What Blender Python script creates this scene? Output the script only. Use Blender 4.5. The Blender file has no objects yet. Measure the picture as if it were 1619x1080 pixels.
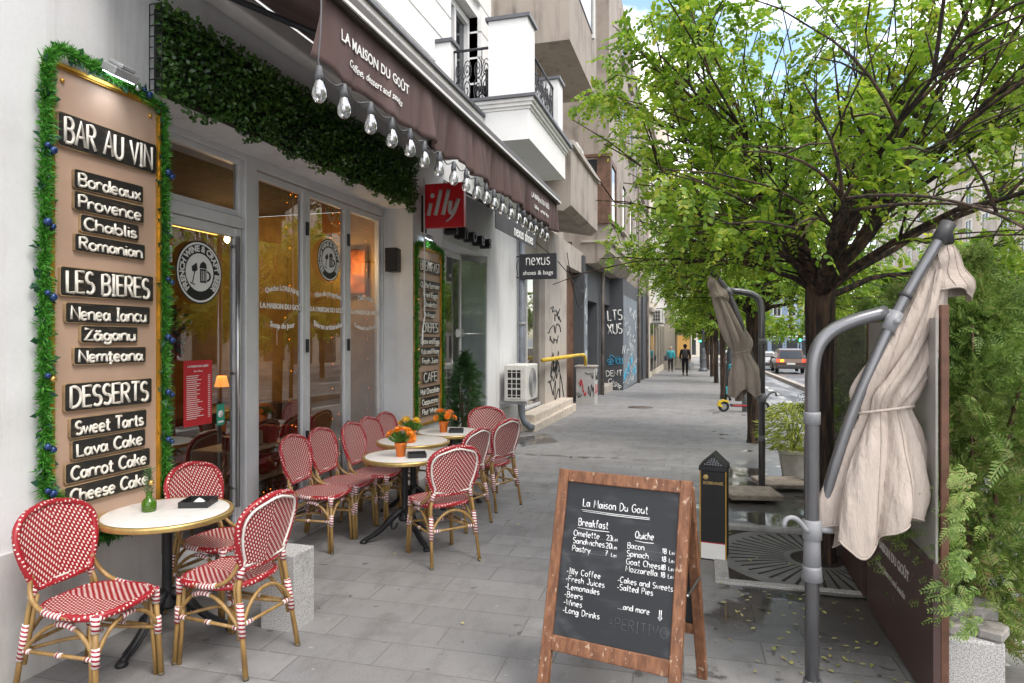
import bpy, math, random
import numpy as np
from mathutils import Vector, Matrix
R = math.radians
scn = bpy.context.scene
COL = scn.collection
rng = np.random.default_rng(7)
random.seed(7)

# ------------------------------------------------------------------ camera
YAW = R(16.07)
cd = bpy.data.cameras.new('camera'); cam = bpy.data.objects.new('camera', cd); COL.objects.link(cam)
cd.sensor_width = 36.0; cd.lens = 1050.0*36.0/1619.0
cd.shift_y = -(540-533)/1619.0
cd.clip_start = 0.05; cd.clip_end = 3000
cam.location = (0, 0, 1.75); cam.rotation_euler = (R(90), 0, YAW)
scn.camera = cam
# ------------------------------------------------------------------ sky, sun, exposure
SUN_EL, SUN_AZ = R(56), R(118)          # azimuth measured from +Y towards +X
w = bpy.data.worlds.new('World'); scn.world = w; w.use_nodes = True
nt = w.node_tree; nt.nodes.clear()
wo = nt.nodes.new('ShaderNodeOutputWorld'); bg = nt.nodes.new('ShaderNodeBackground')
sky = nt.nodes.new('ShaderNodeTexSky'); sky.sky_type = 'NISHITA'; sky.sun_disc = False
sky.sun_elevation = SUN_EL; sky.sun_rotation = SUN_AZ; sky.air_density = 1.2; sky.dust_density = 1.0
tc = nt.nodes.new('ShaderNodeTexCoord'); mp = nt.nodes.new('ShaderNodeMapping'); mp.inputs['Scale'].default_value = (1, 1, 2.6)
no = nt.nodes.new('ShaderNodeTexNoise'); no.inputs['Scale'].default_value = 3.1; no.inputs['Detail'].default_value = 7; no.inputs['Roughness'].default_value = .58
cr = nt.nodes.new('ShaderNodeValToRGB'); cr.color_ramp.elements[0].position = .40; cr.color_ramp.elements[1].position = .57
mx = nt.nodes.new('ShaderNodeMixRGB'); mx.inputs[2].default_value = (10.6, 10.1, 9.5, 1)
nt.links.new(tc.outputs['Generated'], mp.inputs['Vector']); nt.links.new(mp.outputs[0], no.inputs['Vector'])
nt.links.new(no.outputs['Fac'], cr.inputs[0]); nt.links.new(cr.outputs[0], mx.inputs[0]); nt.links.new(sky.outputs[0], mx.inputs[1])
nt.links.new(mx.outputs[0], bg.inputs[0]); bg.inputs[1].default_value = .15; nt.links.new(bg.outputs[0], wo.inputs[0])
sd = bpy.data.lights.new('sun', 'SUN'); sd.energy = 1.0; sd.angle = R(22); sd.color = (1, .93, .84)
sun = bpy.data.objects.new('sun', sd); COL.objects.link(sun)
sv = Vector((math.sin(SUN_AZ)*math.cos(SUN_EL), math.cos(SUN_AZ)*math.cos(SUN_EL), math.sin(SUN_EL)))
sun.rotation_euler = sv.to_track_quat('Z', 'Y').to_euler(); sun.location = (0, 0, 30)
scn.view_settings.view_transform = 'Standard'; scn.view_settings.look = 'None'
scn.view_settings.gamma = 1; scn.view_settings.exposure = 1.2
try:
    scn.cycles.max_bounces = 7; scn.cycles.transparent_max_bounces = 16; scn.cycles.use_denoising = True
    scn.cycles.sample_clamp_indirect = 6
except Exception: pass

# ------------------------------------------------------------------ shader helpers
class S:                                    # a float socket with operators that lay down Math nodes
    def __init__(s, nt, o): s.nt = nt; s.o = o
    def m(s, op, b=None, c=None):
        n = s.nt.nodes.new('ShaderNodeMath'); n.operation = op; s.nt.links.new(s.o, n.inputs[0])
        for i, x in ((1, b), (2, c)):
            if x is None: continue
            if isinstance(x, S): s.nt.links.new(x.o, n.inputs[i])
            else: n.inputs[i].default_value = x
        return S(s.nt, n.outputs[0])
    def __add__(s, b): return s.m('ADD', b)
    def __sub__(s, b): return s.m('SUBTRACT', b)
    def __mul__(s, b): return s.m('MULTIPLY', b)
    def lt(s, b): return s.m('LESS_THAN', b)
    def gt(s, b): return s.m('GREATER_THAN', b)
    def fract(s): return s.m('FRACT')
    def floor(s): return s.m('FLOOR')
    def abs(s): return s.m('ABSOLUTE')
    def smooth(s, a, b):
        n = s.nt.nodes.new('ShaderNodeMapRange'); n.interpolation_type = 'SMOOTHSTEP'
        s.nt.links.new(s.o, n.inputs[0]); n.inputs[1].default_value = a; n.inputs[2].default_value = b
        return S(s.nt, n.outputs[0])
class Mat:
    def __init__(s, name, col=(.5, .5, .5), rough=.6, metal=0.0, spec=.5):
        s.m = bpy.data.materials.new(name); s.m.use_nodes = True; s.nt = s.m.node_tree
        s.b = s.nt.nodes['Principled BSDF']
        s.b.inputs['Base Color'].default_value = (*col, 1); s.b.inputs['Roughness'].default_value = rough
        s.b.inputs['Metallic'].default_value = metal; s.b.inputs['Specular IOR Level'].default_value = spec
        s.col = None
    def node(s, t): return s.nt.nodes.new(t)
    def link(s, a, b): s.nt.links.new(a, b)
    def rgb(s, c):
        n = s.node('ShaderNodeRGB'); n.outputs[0].default_value = (*c, 1); return n.outputs[0]
    def coord(s, kind='Object'): return s.node('ShaderNodeTexCoord').outputs[kind]
    def geo(s, k='Position'): return s.node('ShaderNodeNewGeometry').outputs[k]
    def mapping(s, v, scale=(1, 1, 1), loc=(0, 0, 0), rot=(0, 0, 0)):
        n = s.node('ShaderNodeMapping'); s.link(v, n.inputs[0]); n.inputs['Scale'].default_value = scale
        n.inputs['Location'].default_value = loc; n.inputs['Rotation'].default_value = rot; return n.outputs[0]
    def noise(s, v, scale, detail=4, rough=.55, out='Fac', dist=0):
        n = s.node('ShaderNodeTexNoise'); s.link(v, n.inputs['Vector']); n.inputs['Scale'].default_value = scale
        n.inputs['Detail'].default_value = detail; n.inputs['Roughness'].default_value = rough; n.inputs['Distortion'].default_value = dist
        return S(s.nt, n.outputs[out])
    def sep(s, v):
        n = s.node('ShaderNodeSeparateXYZ'); s.link(v, n.inputs[0]); return [S(s.nt, n.outputs[i]) for i in range(3)]
    def mix(s, fac, a, b, mode='MIX'):
        n = s.node('ShaderNodeMixRGB'); n.blend_type = mode
        if isinstance(fac, S): s.link(fac.o, n.inputs[0])
        else: n.inputs[0].default_value = fac
        for i, x in ((1, a), (2, b)):
            if isinstance(x, tuple): n.inputs[i].default_value = (*x, 1)
            else: s.link(x, n.inputs[i])
        return n.outputs[0]
    def color(s, c): s.link(c, s.b.inputs['Base Color']); s.col = c
    def rough(s, r): s.link(r.o if isinstance(r, S) else r, s.b.inputs['Roughness'])
    def bump(s, h, strength=.3, dist=.01):
        n = s.node('ShaderNodeBump'); n.inputs['Strength'].default_value = strength; n.inputs['Distance'].default_value = dist
        s.link(h.o, n.inputs['Height']); s.link(n.outputs[0], s.b.inputs['Normal'])
    def vary(s, c, scale=6, amount=.25, dark=None, detail=5, space='Position'):
        v = s.geo('Position') if space == 'Position' else s.coord(space)
        f = s.noise(v, scale, detail)
        d = dark or tuple(x*(1-amount) for x in c); l = tuple(min(1, x*(1+amount*.6)) for x in c)
        s.color(s.mix(f.smooth(.3, .7), d, l)); return s
def simple(name, c, rough=.6, metal=0, scale=6, amount=.2, bump=0, bscale=60, spec=.5):
    M = Mat(name, c, rough, metal, spec); M.vary(c, scale, amount)
    if bump: M.bump(M.noise(M.geo(), bscale, 5), bump, .01)
    return M.m
def streaked(name, c, dirt=(.16, .14, .12), amt=.5, rough=.8, bump=.15):
    """painted or bare plaster with blotches, rain streaks and fine grain"""
    M = Mat(name, c, rough); p = M.geo()
    f1 = M.noise(p, 1.3, 6); f2 = M.noise(M.mapping(p, (3.5, 3.5, .28)), 1.6, 5, .65); f3 = M.noise(p, 45, 4)
    k = (f1.smooth(.45, .75)*.5 + f2.smooth(.5, .75)*.6)*amt
    base = M.mix(f3, tuple(x*.93 for x in c), tuple(min(1, x*1.05) for x in c))
    M.color(M.mix(k, base, dirt)); M.bump(f3 + f1*.6, bump, .006); return M.m
def emit(name, c, strength):
    m = bpy.data.materials.new(name); m.use_nodes = True; b = m.node_tree.nodes['Principled BSDF']
    b.inputs['Base Color'].default_value = (*c, 1); b.inputs['Emission Color'].default_value = (*c, 1); b.inputs['Emission Strength'].default_value = strength
    return m
def glass(name, tint=(.9, .93, .92), refl=1.0, base=.03):
    m = bpy.data.materials.new(name); m.use_nodes = True; t = m.node_tree; t.nodes.clear()
    o = t.nodes.new('ShaderNodeOutputMaterial'); mxs = t.nodes.new('ShaderNodeMixShader'); tr = t.nodes.new('ShaderNodeBsdfTransparent')
    gl = t.nodes.new('ShaderNodeBsdfGlossy'); gl.inputs['Roughness'].default_value = .0; gl.inputs['Color'].default_value = (1, 1, 1, 1)
    fr = t.nodes.new('ShaderNodeFresnel'); fr.inputs[0].default_value = 1.5
    a = S(t, fr.outputs[0])*refl + base; a = a.m('MINIMUM', .95)
    t.links.new(a.o, mxs.inputs[0]); tr.inputs[0].default_value = (*tint, 1)
    t.links.new(tr.outputs[0], mxs.inputs[1]); t.links.new(gl.outputs[0], mxs.inputs[2]); t.links.new(mxs.outputs[0], o.inputs[0])
    return m
def leafmat(name, cols, trans=.45, rough=.5):
    """leaf faces that vary from leaf to leaf and let light through"""
    M = Mat(name, cols[0], rough); t = M.nt
    rp = t.nodes.new('ShaderNodeNewGeometry').outputs['Random Per Island']
    r = t.nodes.new('ShaderNodeValToRGB'); el = r.color_ramp.elements
    el[0].color = (*cols[0], 1); el[1].color = (*cols[-1], 1)
    for i, c in enumerate(cols[1:-1]):
        e = el.new((i+1)/(len(cols)-1)); e.color = (*c, 1)
    mixr = S(t, rp)*.62 + M.noise(M.geo(), 1.7, 3).smooth(.32, .68)*.38; t.links.new(mixr.o, r.inputs[0]); M.color(r.outputs[0])
    tl = t.nodes.new('ShaderNodeBsdfTranslucent'); t.links.new(r.outputs[0], tl.inputs[0])
    mxs = t.nodes.new('ShaderNodeMixShader'); mxs.inputs[0].default_value = trans
    out = t.nodes['Material Output']
    t.links.new(M.b.outputs[0], mxs.inputs[1]); t.links.new(tl.outputs[0], mxs.inputs[2]); t.links.new(mxs.outputs[0], out.inputs[0])
    return M.m

# ------------------------------------------------------------------ mesh helpers
def gz(y): return -.016*max(0.0, y-12.0)      # the street falls gently beyond twelve metres
MATRIX = {}
def link(o): COL.objects.link(o); return o
def tag(o, label=None, cat=None, group=None, kind=None):
    if label: o['label'] = label
    if cat: o['category'] = cat
    if group: o['group'] = group
    if kind: o['kind'] = kind
    return o
def thing(name, label, cat, loc=(0, 0, 0), rz=0.0, group=None):
    o = bpy.data.objects.new(name, None); link(o); o.location = loc; o.rotation_euler = (0, 0, rz); o.empty_display_size = .1
    MATRIX[o.name] = Matrix.Translation(Vector(loc)) @ Matrix.Rotation(rz, 4, 'Z')
    return tag(o, label, cat, group)
def copy_tree(o, parent=None):
    c = o.copy(); link(c); c.parent = parent
    for ch in o.children: copy_tree(ch, c)
    return c
def root_of(o):
    while o.parent: o = o.parent
    return o
class MB:
    def __init__(s): s.v = []; s.f = []; s.uv = []; s.mi = []; s.sm = []
    def add(s, vs, fs, uvs=None, m=0, smooth=False):
        n = len(s.v); s.v += [tuple(v) for v in vs]
        for i, f in enumerate(fs):
            s.f.append([a+n for a in f]); s.uv.append(uvs[i] if uvs else [(0, 0)]*len(f)); s.mi.append(m); s.sm.append(smooth)
        return s
    def box(s, x0, x1, y0, y1, z0, z1, m=0, M=None):
        vs = [Vector((x, y, z)) for z in (z0, z1) for y in (y0, y1) for x in (x0, x1)]
        if M: vs = [M @ v for v in vs]
        fs = [(0, 2, 3, 1), (4, 5, 7, 6), (0, 1, 5, 4), (2, 6, 7, 3), (0, 4, 6, 2), (1, 3, 7, 5)]
        return s.add(vs, fs, None, m)
    def prism(s, poly, axis, a, b, m=0, smooth=False):
        """poly: 2D outline; axis: the extrusion axis; the other two axes keep their order"""
        n = len(poly)
        def p(q, h):
            return {'x': (h, q[0], q[1]), 'y': (q[0], h, q[1]), 'z': (q[0], q[1], h)}[axis]
        vs = [p(q, a) for q in poly] + [p(q, b) for q in poly]
        fs = [list(range(n))[::-1], list(range(n, 2*n))] + [(i, (i+1) % n, n+(i+1) % n, n+i) for i in range(n)]
        if axis == 'y': fs = [f[::-1] for f in fs]
        return s.add(vs, fs, None, m, smooth)
    def tube(s, pts, r, n=8, caps=True, m=0, flat=None, smooth=True, closed=False):
        P = [Vector(p) for p in pts]; k = len(P)
        rs = r if isinstance(r, (list, tuple)) else [r]*k
        if k < 2: return s
        up = None; vs = []; L = 0; Ls = []
        for i, p in enumerate(P):
            if closed: d = P[(i+1) % k]-P[i-1]
            else: d = (P[min(i+1, k-1)]-P[max(i-1, 0)])
            if d.length < 1e-9: d = Vector((0, 0, 1))
            d.normalize()
            if up is None:
                a = Vector((0, 0, 1)) if abs(d.z) < .9 else Vector((1, 0, 0)); up = (a-d*a.dot(d)).normalized()
            else:
                up = up-d*up.dot(d)
                up = up.normalized() if up.length > 1e-6 else d.orthogonal().normalized()
            sd = d.cross(up)
            if i: L += (P[i]-P[i-1]).length
            Ls.append(L)
            for j in range(n):
                t = 2*math.pi*j/n; vs.append(p+(up*math.cos(t)+sd*math.sin(t))*rs[i])
        fs = []; uvs = []
        for i in range(k if closed else k-1):
            i2 = (i+1) % k
            for j in range(n):
                j2 = (j+1) % n
                fs.append((i*n+j, i2*n+j, i2*n+j2, i*n+j2)[::-1])
                l2 = Ls[i2] if i2 else L+(P[0]-P[-1]).length
                uvs.append([(j/n, Ls[i]), (j/n, l2), ((j+1)/n, l2), ((j+1)/n, Ls[i])][::-1])
        if caps and not closed:
            fs.append(tuple(range(n))[::-1]); uvs.append([(0, 0)]*n)
            fs.append(tuple(range((k-1)*n, k*n))); uvs.append([(0, L)]*n)
        return s.add(vs, fs, uvs, m, smooth)
    def lathe(s, prof, c=(0, 0, 0), n=16, m=0, smooth=True, sx=1, sy=1, a0=0):
        vs = []; fs = []; k = len(prof)
        for r, z in prof:
            for j in range(n):
                t = a0+2*math.pi*j/n; vs.append((c[0]+sx*r*math.cos(t), c[1]+sy*r*math.sin(t), c[2]+z))
        for i in range(k-1):
            for j in range(n):
                fs.append((i*n+j, i*n+(j+1) % n, (i+1)*n+(j+1) % n, (i+1)*n+j))
        fs.append(tuple(range(n))[::-1]); fs.append(tuple(range((k-1)*n, k*n)))
        return s.add(vs, fs, None, m, smooth)
    def sphere(s, c, r, n=10, m=0, sz=1):
        pr = [(r*math.sin(math.pi*(i+.02)/(n//2+.04)), -r*sz*math.cos(math.pi*(i+.02)/(n//2+.04))) for i in range(n//2+1)]
        return s.lathe(pr, c, n, m)
    def xf(s, M, start=0):
        for i in range(start, len(s.v)): s.v[i] = tuple(M @ Vector(s.v[i]))
        return s
    def build(s, name, mats, parent=None, local=False, bev=0, label=None, seg=1):
        me = bpy.data.meshes.new(name)
        vs = s.v
        if parent is not None and not local:
            Mi = MATRIX[root_of(parent).name].inverted(); vs = [Mi @ Vector(v) for v in vs]
        me.from_pydata([tuple(v) for v in vs], [], s.f)
        uvl = me.uv_layers.new(name='UVMap')
        uvl.data.foreach_set('uv', [x for f in s.uv for q in f for x in q])
        if not isinstance(mats, (list, tuple)): mats = [mats]
        for m in mats: me.materials.append(m)
        me.polygons.foreach_set('material_index', s.mi); me.polygons.foreach_set('use_smooth', s.sm); me.update()
        o = bpy.data.objects.new(name, me); link(o)
        if parent is not None: o.parent = parent
        if label: o['label'] = label
        if bev:
            b = o.modifiers.new('bevel', 'BEVEL'); b.width = bev; b.segments = seg; b.limit_method = 'ANGLE'
        return o
def npmesh(name, V, F, mats, parent=None, mi=None, local=False):
    """many equal-sided faces at once: V (n,3), F (m,k)"""
    V = np.asarray(V, dtype=np.float64); F = np.asarray(F, dtype=np.int32)
    if parent is not None and not local:
        Mi = np.array(MATRIX[root_of(parent).name].inverted()); V = V @ Mi[:3, :3].T + Mi[:3, 3]
    me = bpy.data.meshes.new(name); k = F.shape[1]
    me.vertices.add(len(V)); me.vertices.foreach_set('co', V.astype(np.float32).ravel())
    me.loops.add(F.size); me.loops.foreach_set('vertex_index', F.ravel())
    me.polygons.add(len(F)); me.polygons.foreach_set('loop_start', np.arange(0, F.size, k, dtype=np.int32))
    try: me.polygons.foreach_set('loop_total', np.full(len(F), k, dtype=np.int32))
    except Exception: pass
    if not isinstance(mats, (list, tuple)): mats = [mats]
    for m in mats: me.materials.append(m)
    if mi is not None: me.polygons.foreach_set('material_index', np.asarray(mi, dtype=np.int32))
    me.update(calc_edges=True); me.validate()
    o = bpy.data.objects.new(name, me); link(o)
    if parent is not None: o.parent = parent
    return o
def struct(o): o['kind'] = 'structure'; return o
def bez(*p, n=10):
    """smooth curve through the control polygon (Bezier)"""
    P = [Vector(q) for q in p]; out = []
    for i in range(n+1):
        t = i/n; Q = P[:]
        while len(Q) > 1: Q = [Q[j].lerp(Q[j+1], t) for j in range(len(Q)-1)]
        out.append(Q[0])
    return out
def catmull(pts, n=5, closed=False):
    P = [Vector(p) for p in pts]; k = len(P); out = []
    for i in range(k if closed else k-1):
        if closed: a, b, c, d = P[i-1], P[i], P[(i+1) % k], P[(i+2) % k]
        else: a, b, c, d = P[max(i-1, 0)], P[i], P[i+1], P[min(i+2, k-1)]
        for j in range(n):
            t = j/n
            out.append(.5*((2*b)+(c-a)*t+(2*a-5*b+4*c-d)*t*t+(3*b-a-3*c+d)*t**3))
    if not closed: out.append(P[-1])
    return out

# ------------------------------------------------------------------ lettering
def text_geo(s, size=1.0, bold=0.0, ext=.002, spacing=1.0, shear=0.0):
    c = bpy.data.curves.new('text', 'FONT'); c.body = s; c.size = size; c.offset = bold; c.extrude = ext; c.space_character = spacing
    c.shear = shear; c.align_x = 'CENTER'; c.align_y = 'CENTER'; c.resolution_u = 3
    o = bpy.data.objects.new('text', c); link(o)
    dg = bpy.context.evaluated_depsgraph_get(); me = bpy.data.meshes.new_from_object(o.evaluated_get(dg))
    vs = [tuple(v.co) for v in me.vertices]; fs = [list(p.vertices) for p in me.polygons]
    bpy.data.objects.remove(o); bpy.data.curves.remove(c); bpy.data.meshes.remove(me)
    return vs, fs
def fit_width(vs, width):
    xs = [v[0] for v in vs]; k = width/(max(xs)-min(xs)); m = (max(xs)+min(xs))/2
    return [((v[0]-m)*k, v[1]*k, v[2]) for v in vs]
def frame(o, x, y):
    x = Vector(x).normalized(); y = Vector(y); y = (y-x*y.dot(x)).normalized(); z = x.cross(y)
    return Matrix(((x.x, y.x, z.x, o[0]), (x.y, y.y, z.y, o[1]), (x.z, y.z, z.z, o[2]), (0, 0, 0, 1)))
def put_text(mb, s, o, x, y, size=.1, width=None, bold=0, ext=.002, spacing=1.0, m=0, shear=0, warp=None):
    vs, fs = text_geo(s, size, bold, ext, spacing, shear)
    if width: vs = fit_width(vs, width)
    if warp: vs = [warp(v) for v in vs]
    M = frame(o, x, y); mb.add([M @ Vector(v) for v in vs], fs, None, m)
def arc(cx, cy, rx, ry, a0, a1, n=9):
    return [(cx+rx*math.cos(R(a0+(a1-a0)*i/n)), cy+ry*math.sin(R(a0+(a1-a0)*i/n))) for i in range(n+1)]
_o = arc(.24, .3, .24, .3, 60, 420, 14)
_a = arc(.21, .29, .20, .28, 60, 420, 14)
GL = {
 'A': (.62, [[(0, 0), (.31, 1), (.62, 0)], [(.12, .36), (.5, .36)]]), 'B': (.52, [[(0, 0), (0, 1), (.24, 1)]+arc(.24, .77, .24, .23, 90, -90)+[(0, .54)], [(.24, .54)]+arc(.26, .27, .26, .27, 90, -90)+[(0, 0)]]),
 'C': (.58, [arc(.34, .5, .34, .5, 50, 310, 14)]), 'D': (.6, [[(0, 0), (0, 1), (.15, 1)]+arc(.15, .5, .43, .5, 90, -90, 12)+[(0, 0)]]),
 'E': (.48, [[(.48, 1), (0, 1), (0, 0), (.48, 0)], [(0, .52), (.4, .52)]]), 'F': (.46, [[(.48, 1), (0, 1), (0, 0)], [(0, .52), (.38, .52)]]),
 'G': (.64, [arc(.34, .5, .34, .5, 50, 350, 14)+[(.62, .45), (.4, .45)]]), 'H': (.56, [[(0, 0), (0, 1)], [(.56, 0), (.56, 1)], [(0, .5), (.56, .5)]]),
 'I': (.24, [[(.12, 0), (.12, 1)], [(.02, 1), (.22, 1)], [(.02, 0), (.22, 0)]]), 'J': (.42, [[(.1, 1), (.4, 1), (.4, .25)]+arc(.2, .22, .2, .22, 0, -170, 8)]), 'K': (.54, [[(0, 0), (0, 1)], [(.5, 1), (0, .42)], [(.15, .58), (.54, 0)]]),
 'L': (.44, [[(0, 1), (0, 0), (.44, 0)]]), 'M': (.72, [[(0, 0), (.08, 1), (.36, .3), (.64, 1), (.72, 0)]]), 'N': (.58, [[(0, 0), (0, 1), (.58, 0), (.58, 1)]]),
 'O': (.7, [arc(.35, .5, .35, .5, 90, 450, 18)]), 'P': (.5, [[(0, 0), (0, 1), (.24, 1)]+arc(.24, .74, .25, .26, 90, -90)+[(0, .48)]]), 'Q': (.7, [arc(.35, .5, .35, .5, 90, 450, 18), [(.42, .22), (.7, -.08)]]),
 'R': (.54, [[(0, 0), (0, 1), (.24, 1)]+arc(.24, .76, .24, .24, 90, -90)+[(0, .52)], [(.2, .52), (.54, 0)]]), 'S': (.5, [arc(.25, .75, .23, .25, 40, 270, 9)+arc(.25, .25, .25, .25, 90, -140, 10)]),
 'T': (.56, [[(0, 1), (.56, 1)], [(.28, 1), (.28, 0)]]), 'U': (.56, [[(0, 1), (0, .28)]+arc(.28, .28, .28, .28, 180, 360, 10)+[(.56, 1)]]), 'V': (.58, [[(0, 1), (.29, 0), (.58, 1)]]),
 'W': (.8, [[(0, 1), (.2, 0), (.4, .75), (.6, 0), (.8, 1)]]), 'X': (.56, [[(0, 1), (.56, 0)], [(.56, 1), (0, 0)]]), 'Y': (.56, [[(0, 1), (.28, .5), (.56, 1)], [(.28, .5), (.28, 0)]]), 'Z': (.54, [[(0, 1), (.54, 1), (0, 0), (.54, 0)]]),
 'a': (.54, [_a, [(.46, .6), (.46, .12), (.56, 0)]]), 'b': (.48, [[(0, 1), (0, .05)], arc(.23, .3, .23, .3, 180, -180, 14)]), 'c': (.42, [arc(.24, .3, .24, .3, 50, 310, 11)]),
 'd': (.5, [_a, [(.47, 1), (.47, .1), (.54, 0)]]), 'e': (.48, [[(.04, .3), (.46, .34)]+arc(.24, .3, .23, .3, 10, 310, 12)]), 'f': (.34, [[(.36, .92)]+arc(.24, .84, .12, .16, 60, 180, 6)+[(.12, 0)], [(0, .58), (.3, .58)]]),
 'g': (.5, [_a, [(.47, .58), (.47, -.1)]+arc(.25, -.12, .22, .2, 0, -160, 8)]), 'h': (.46, [[(0, 1), (0, 0)], [(0, .38)]+arc(.22, .36, .22, .24, 160, 0, 8)+[(.44, 0)]]),
 'i': (.1, [[(.05, .6), (.05, .06), (.12, 0)], [(.05, .82), (.06, .86)]]), 'j': (.2, [[(.14, .6), (.14, -.15)]+arc(.02, -.15, .12, .16, 0, -130, 6), [(.14, .82), (.15, .86)]]), 'k': (.42, [[(0, 1), (0, 0)], [(.36, .6), (0, .26)], [(.12, .38), (.42, 0)]]),
 'l': (.16, [[(.06, 1), (.06, .08), (.16, 0)]]), 'm': (.74, [[(0, .6), (0, 0)], [(0, .38)]+arc(.18, .36, .18, .24, 160, 0, 7)+[(.36, 0)], [(.36, .38)]+arc(.54, .36, .18, .24, 160, 0, 7)+[(.72, .06), (.78, 0)]]),
 'n': (.46, [[(0, .6), (0, 0)], [(0, .38)]+arc(.22, .36, .22, .24, 160, 0, 8)+[(.44, .06), (.5, 0)]]), 'o': (.48, [_o]), 'p': (.48, [[(0, .6), (0, -.35)], arc(.24, .3, .24, .3, 180, -180, 14)]),
 'q': (.5, [_o, [(.47, .6), (.47, -.35)]]), 'r': (.36, [[(0, .6), (0, 0)], [(0, .36)]+arc(.2, .36, .2, .24, 160, 30, 7)]), 's': (.38, [arc(.2, .45, .17, .15, 40, 260, 7)+arc(.19, .15, .19, .15, 80, -150, 8)]),
 't': (.34, [[(.14, .9), (.14, .12)]+arc(.26, .12, .12, .12, 180, 300, 6), [(0, .6), (.32, .6)]]), 'u': (.48, [[(0, .6), (0, .2)]+arc(.22, .22, .22, .22, 180, 360, 9)+[(.44, .6), (.44, .06), (.5, 0)]]),
 'v': (.44, [[(0, .6), (.22, 0), (.44, .6)]]), 'w': (.66, [[(0, .6), (.16, 0), (.33, .5), (.5, 0), (.66, .6)]]), 'x': (.42, [[(0, .6), (.42, 0)], [(.42, .6), (0, 0)]]), 'y': (.46, [[(0, .6), (.23, .02)], [(.46, .6), (.12, -.34)]]), 'z': (.42, [[(0, .6), (.42, .6), (0, 0), (.42, 0)]]),
 '0': (.5, [arc(.25, .5, .25, .5, 90, 450, 16)]), '1': (.2, [[(0, .8), (.16, 1), (.16, 0)]]), '2': (.48, [arc(.24, .74, .23, .26, 160, -40, 9)+[(0, 0), (.48, 0)]]), '3': (.46, [arc(.2, .76, .22, .24, 150, -90, 9)+arc(.2, .26, .25, .26, 90, -150, 9)]),
 '7': (.46, [[(0, 1), (.46, 1), (.14, 0)], [(.1, .5), (.4, .5)]]), '8': (.46, [arc(.23, .76, .19, .24, 90, 450, 14), arc(.23, .26, .23, .26, 90, 450, 14)]),
 '.': (.06, [[(.02, 0), (.04, .03)]]), '-': (.3, [[(0, .34), (.28, .34)]]), ',': (.08, [[(.06, .06), (.0, -.14)]]), ' ': (.32, []),
 '\u0103': (.54, [_a, [(.46, .6), (.46, .12), (.56, 0)], arc(.24, .9, .15, .13, 180, 360, 6)]), '\u021b': (.34, [[(.14, .9), (.14, .12)]+arc(.26, .12, .12, .12, 180, 300, 6), [(0, .6), (.32, .6)], [(.2, -.12), (.16, -.28)]]),
 '|': (.5, [[(.12, 1), (.12, .1)], [(.3, 1), (.3, .1)], [(0, .3), (.21, 0), (.42, .3)]]),
}
def stroke_text(mb, s, o, x, y, h, r, width=None, gap=.16, m=0, n=5, align=0, slant=0, wob=0, squash=1.0):
    """monoline lettering as round strokes lying on a surface; h is the capital height; align 0 centre, -1 left"""
    cx = 0; lines = []
    for ch in s:
        wd, ls = GL[ch]
        dy = random.uniform(-wob, wob)
        for l in ls: lines.append([(p[0]+cx+p[1]*slant, p[1]+dy) for p in l])
        cx += wd+gap
    cx -= gap
    k = width/cx if width else h
    kx = k; M = frame(o, x, y); x0 = -cx*kx/2 if align == 0 else 0
    for l in lines:
        pts = [M @ Vector((x0+p[0]*kx, (p[1]-(.5 if align == 0 else 0))*h, 0)) for p in l]
        mb.tube(pts, r, n, m=m)
    return cx*kx
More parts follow.
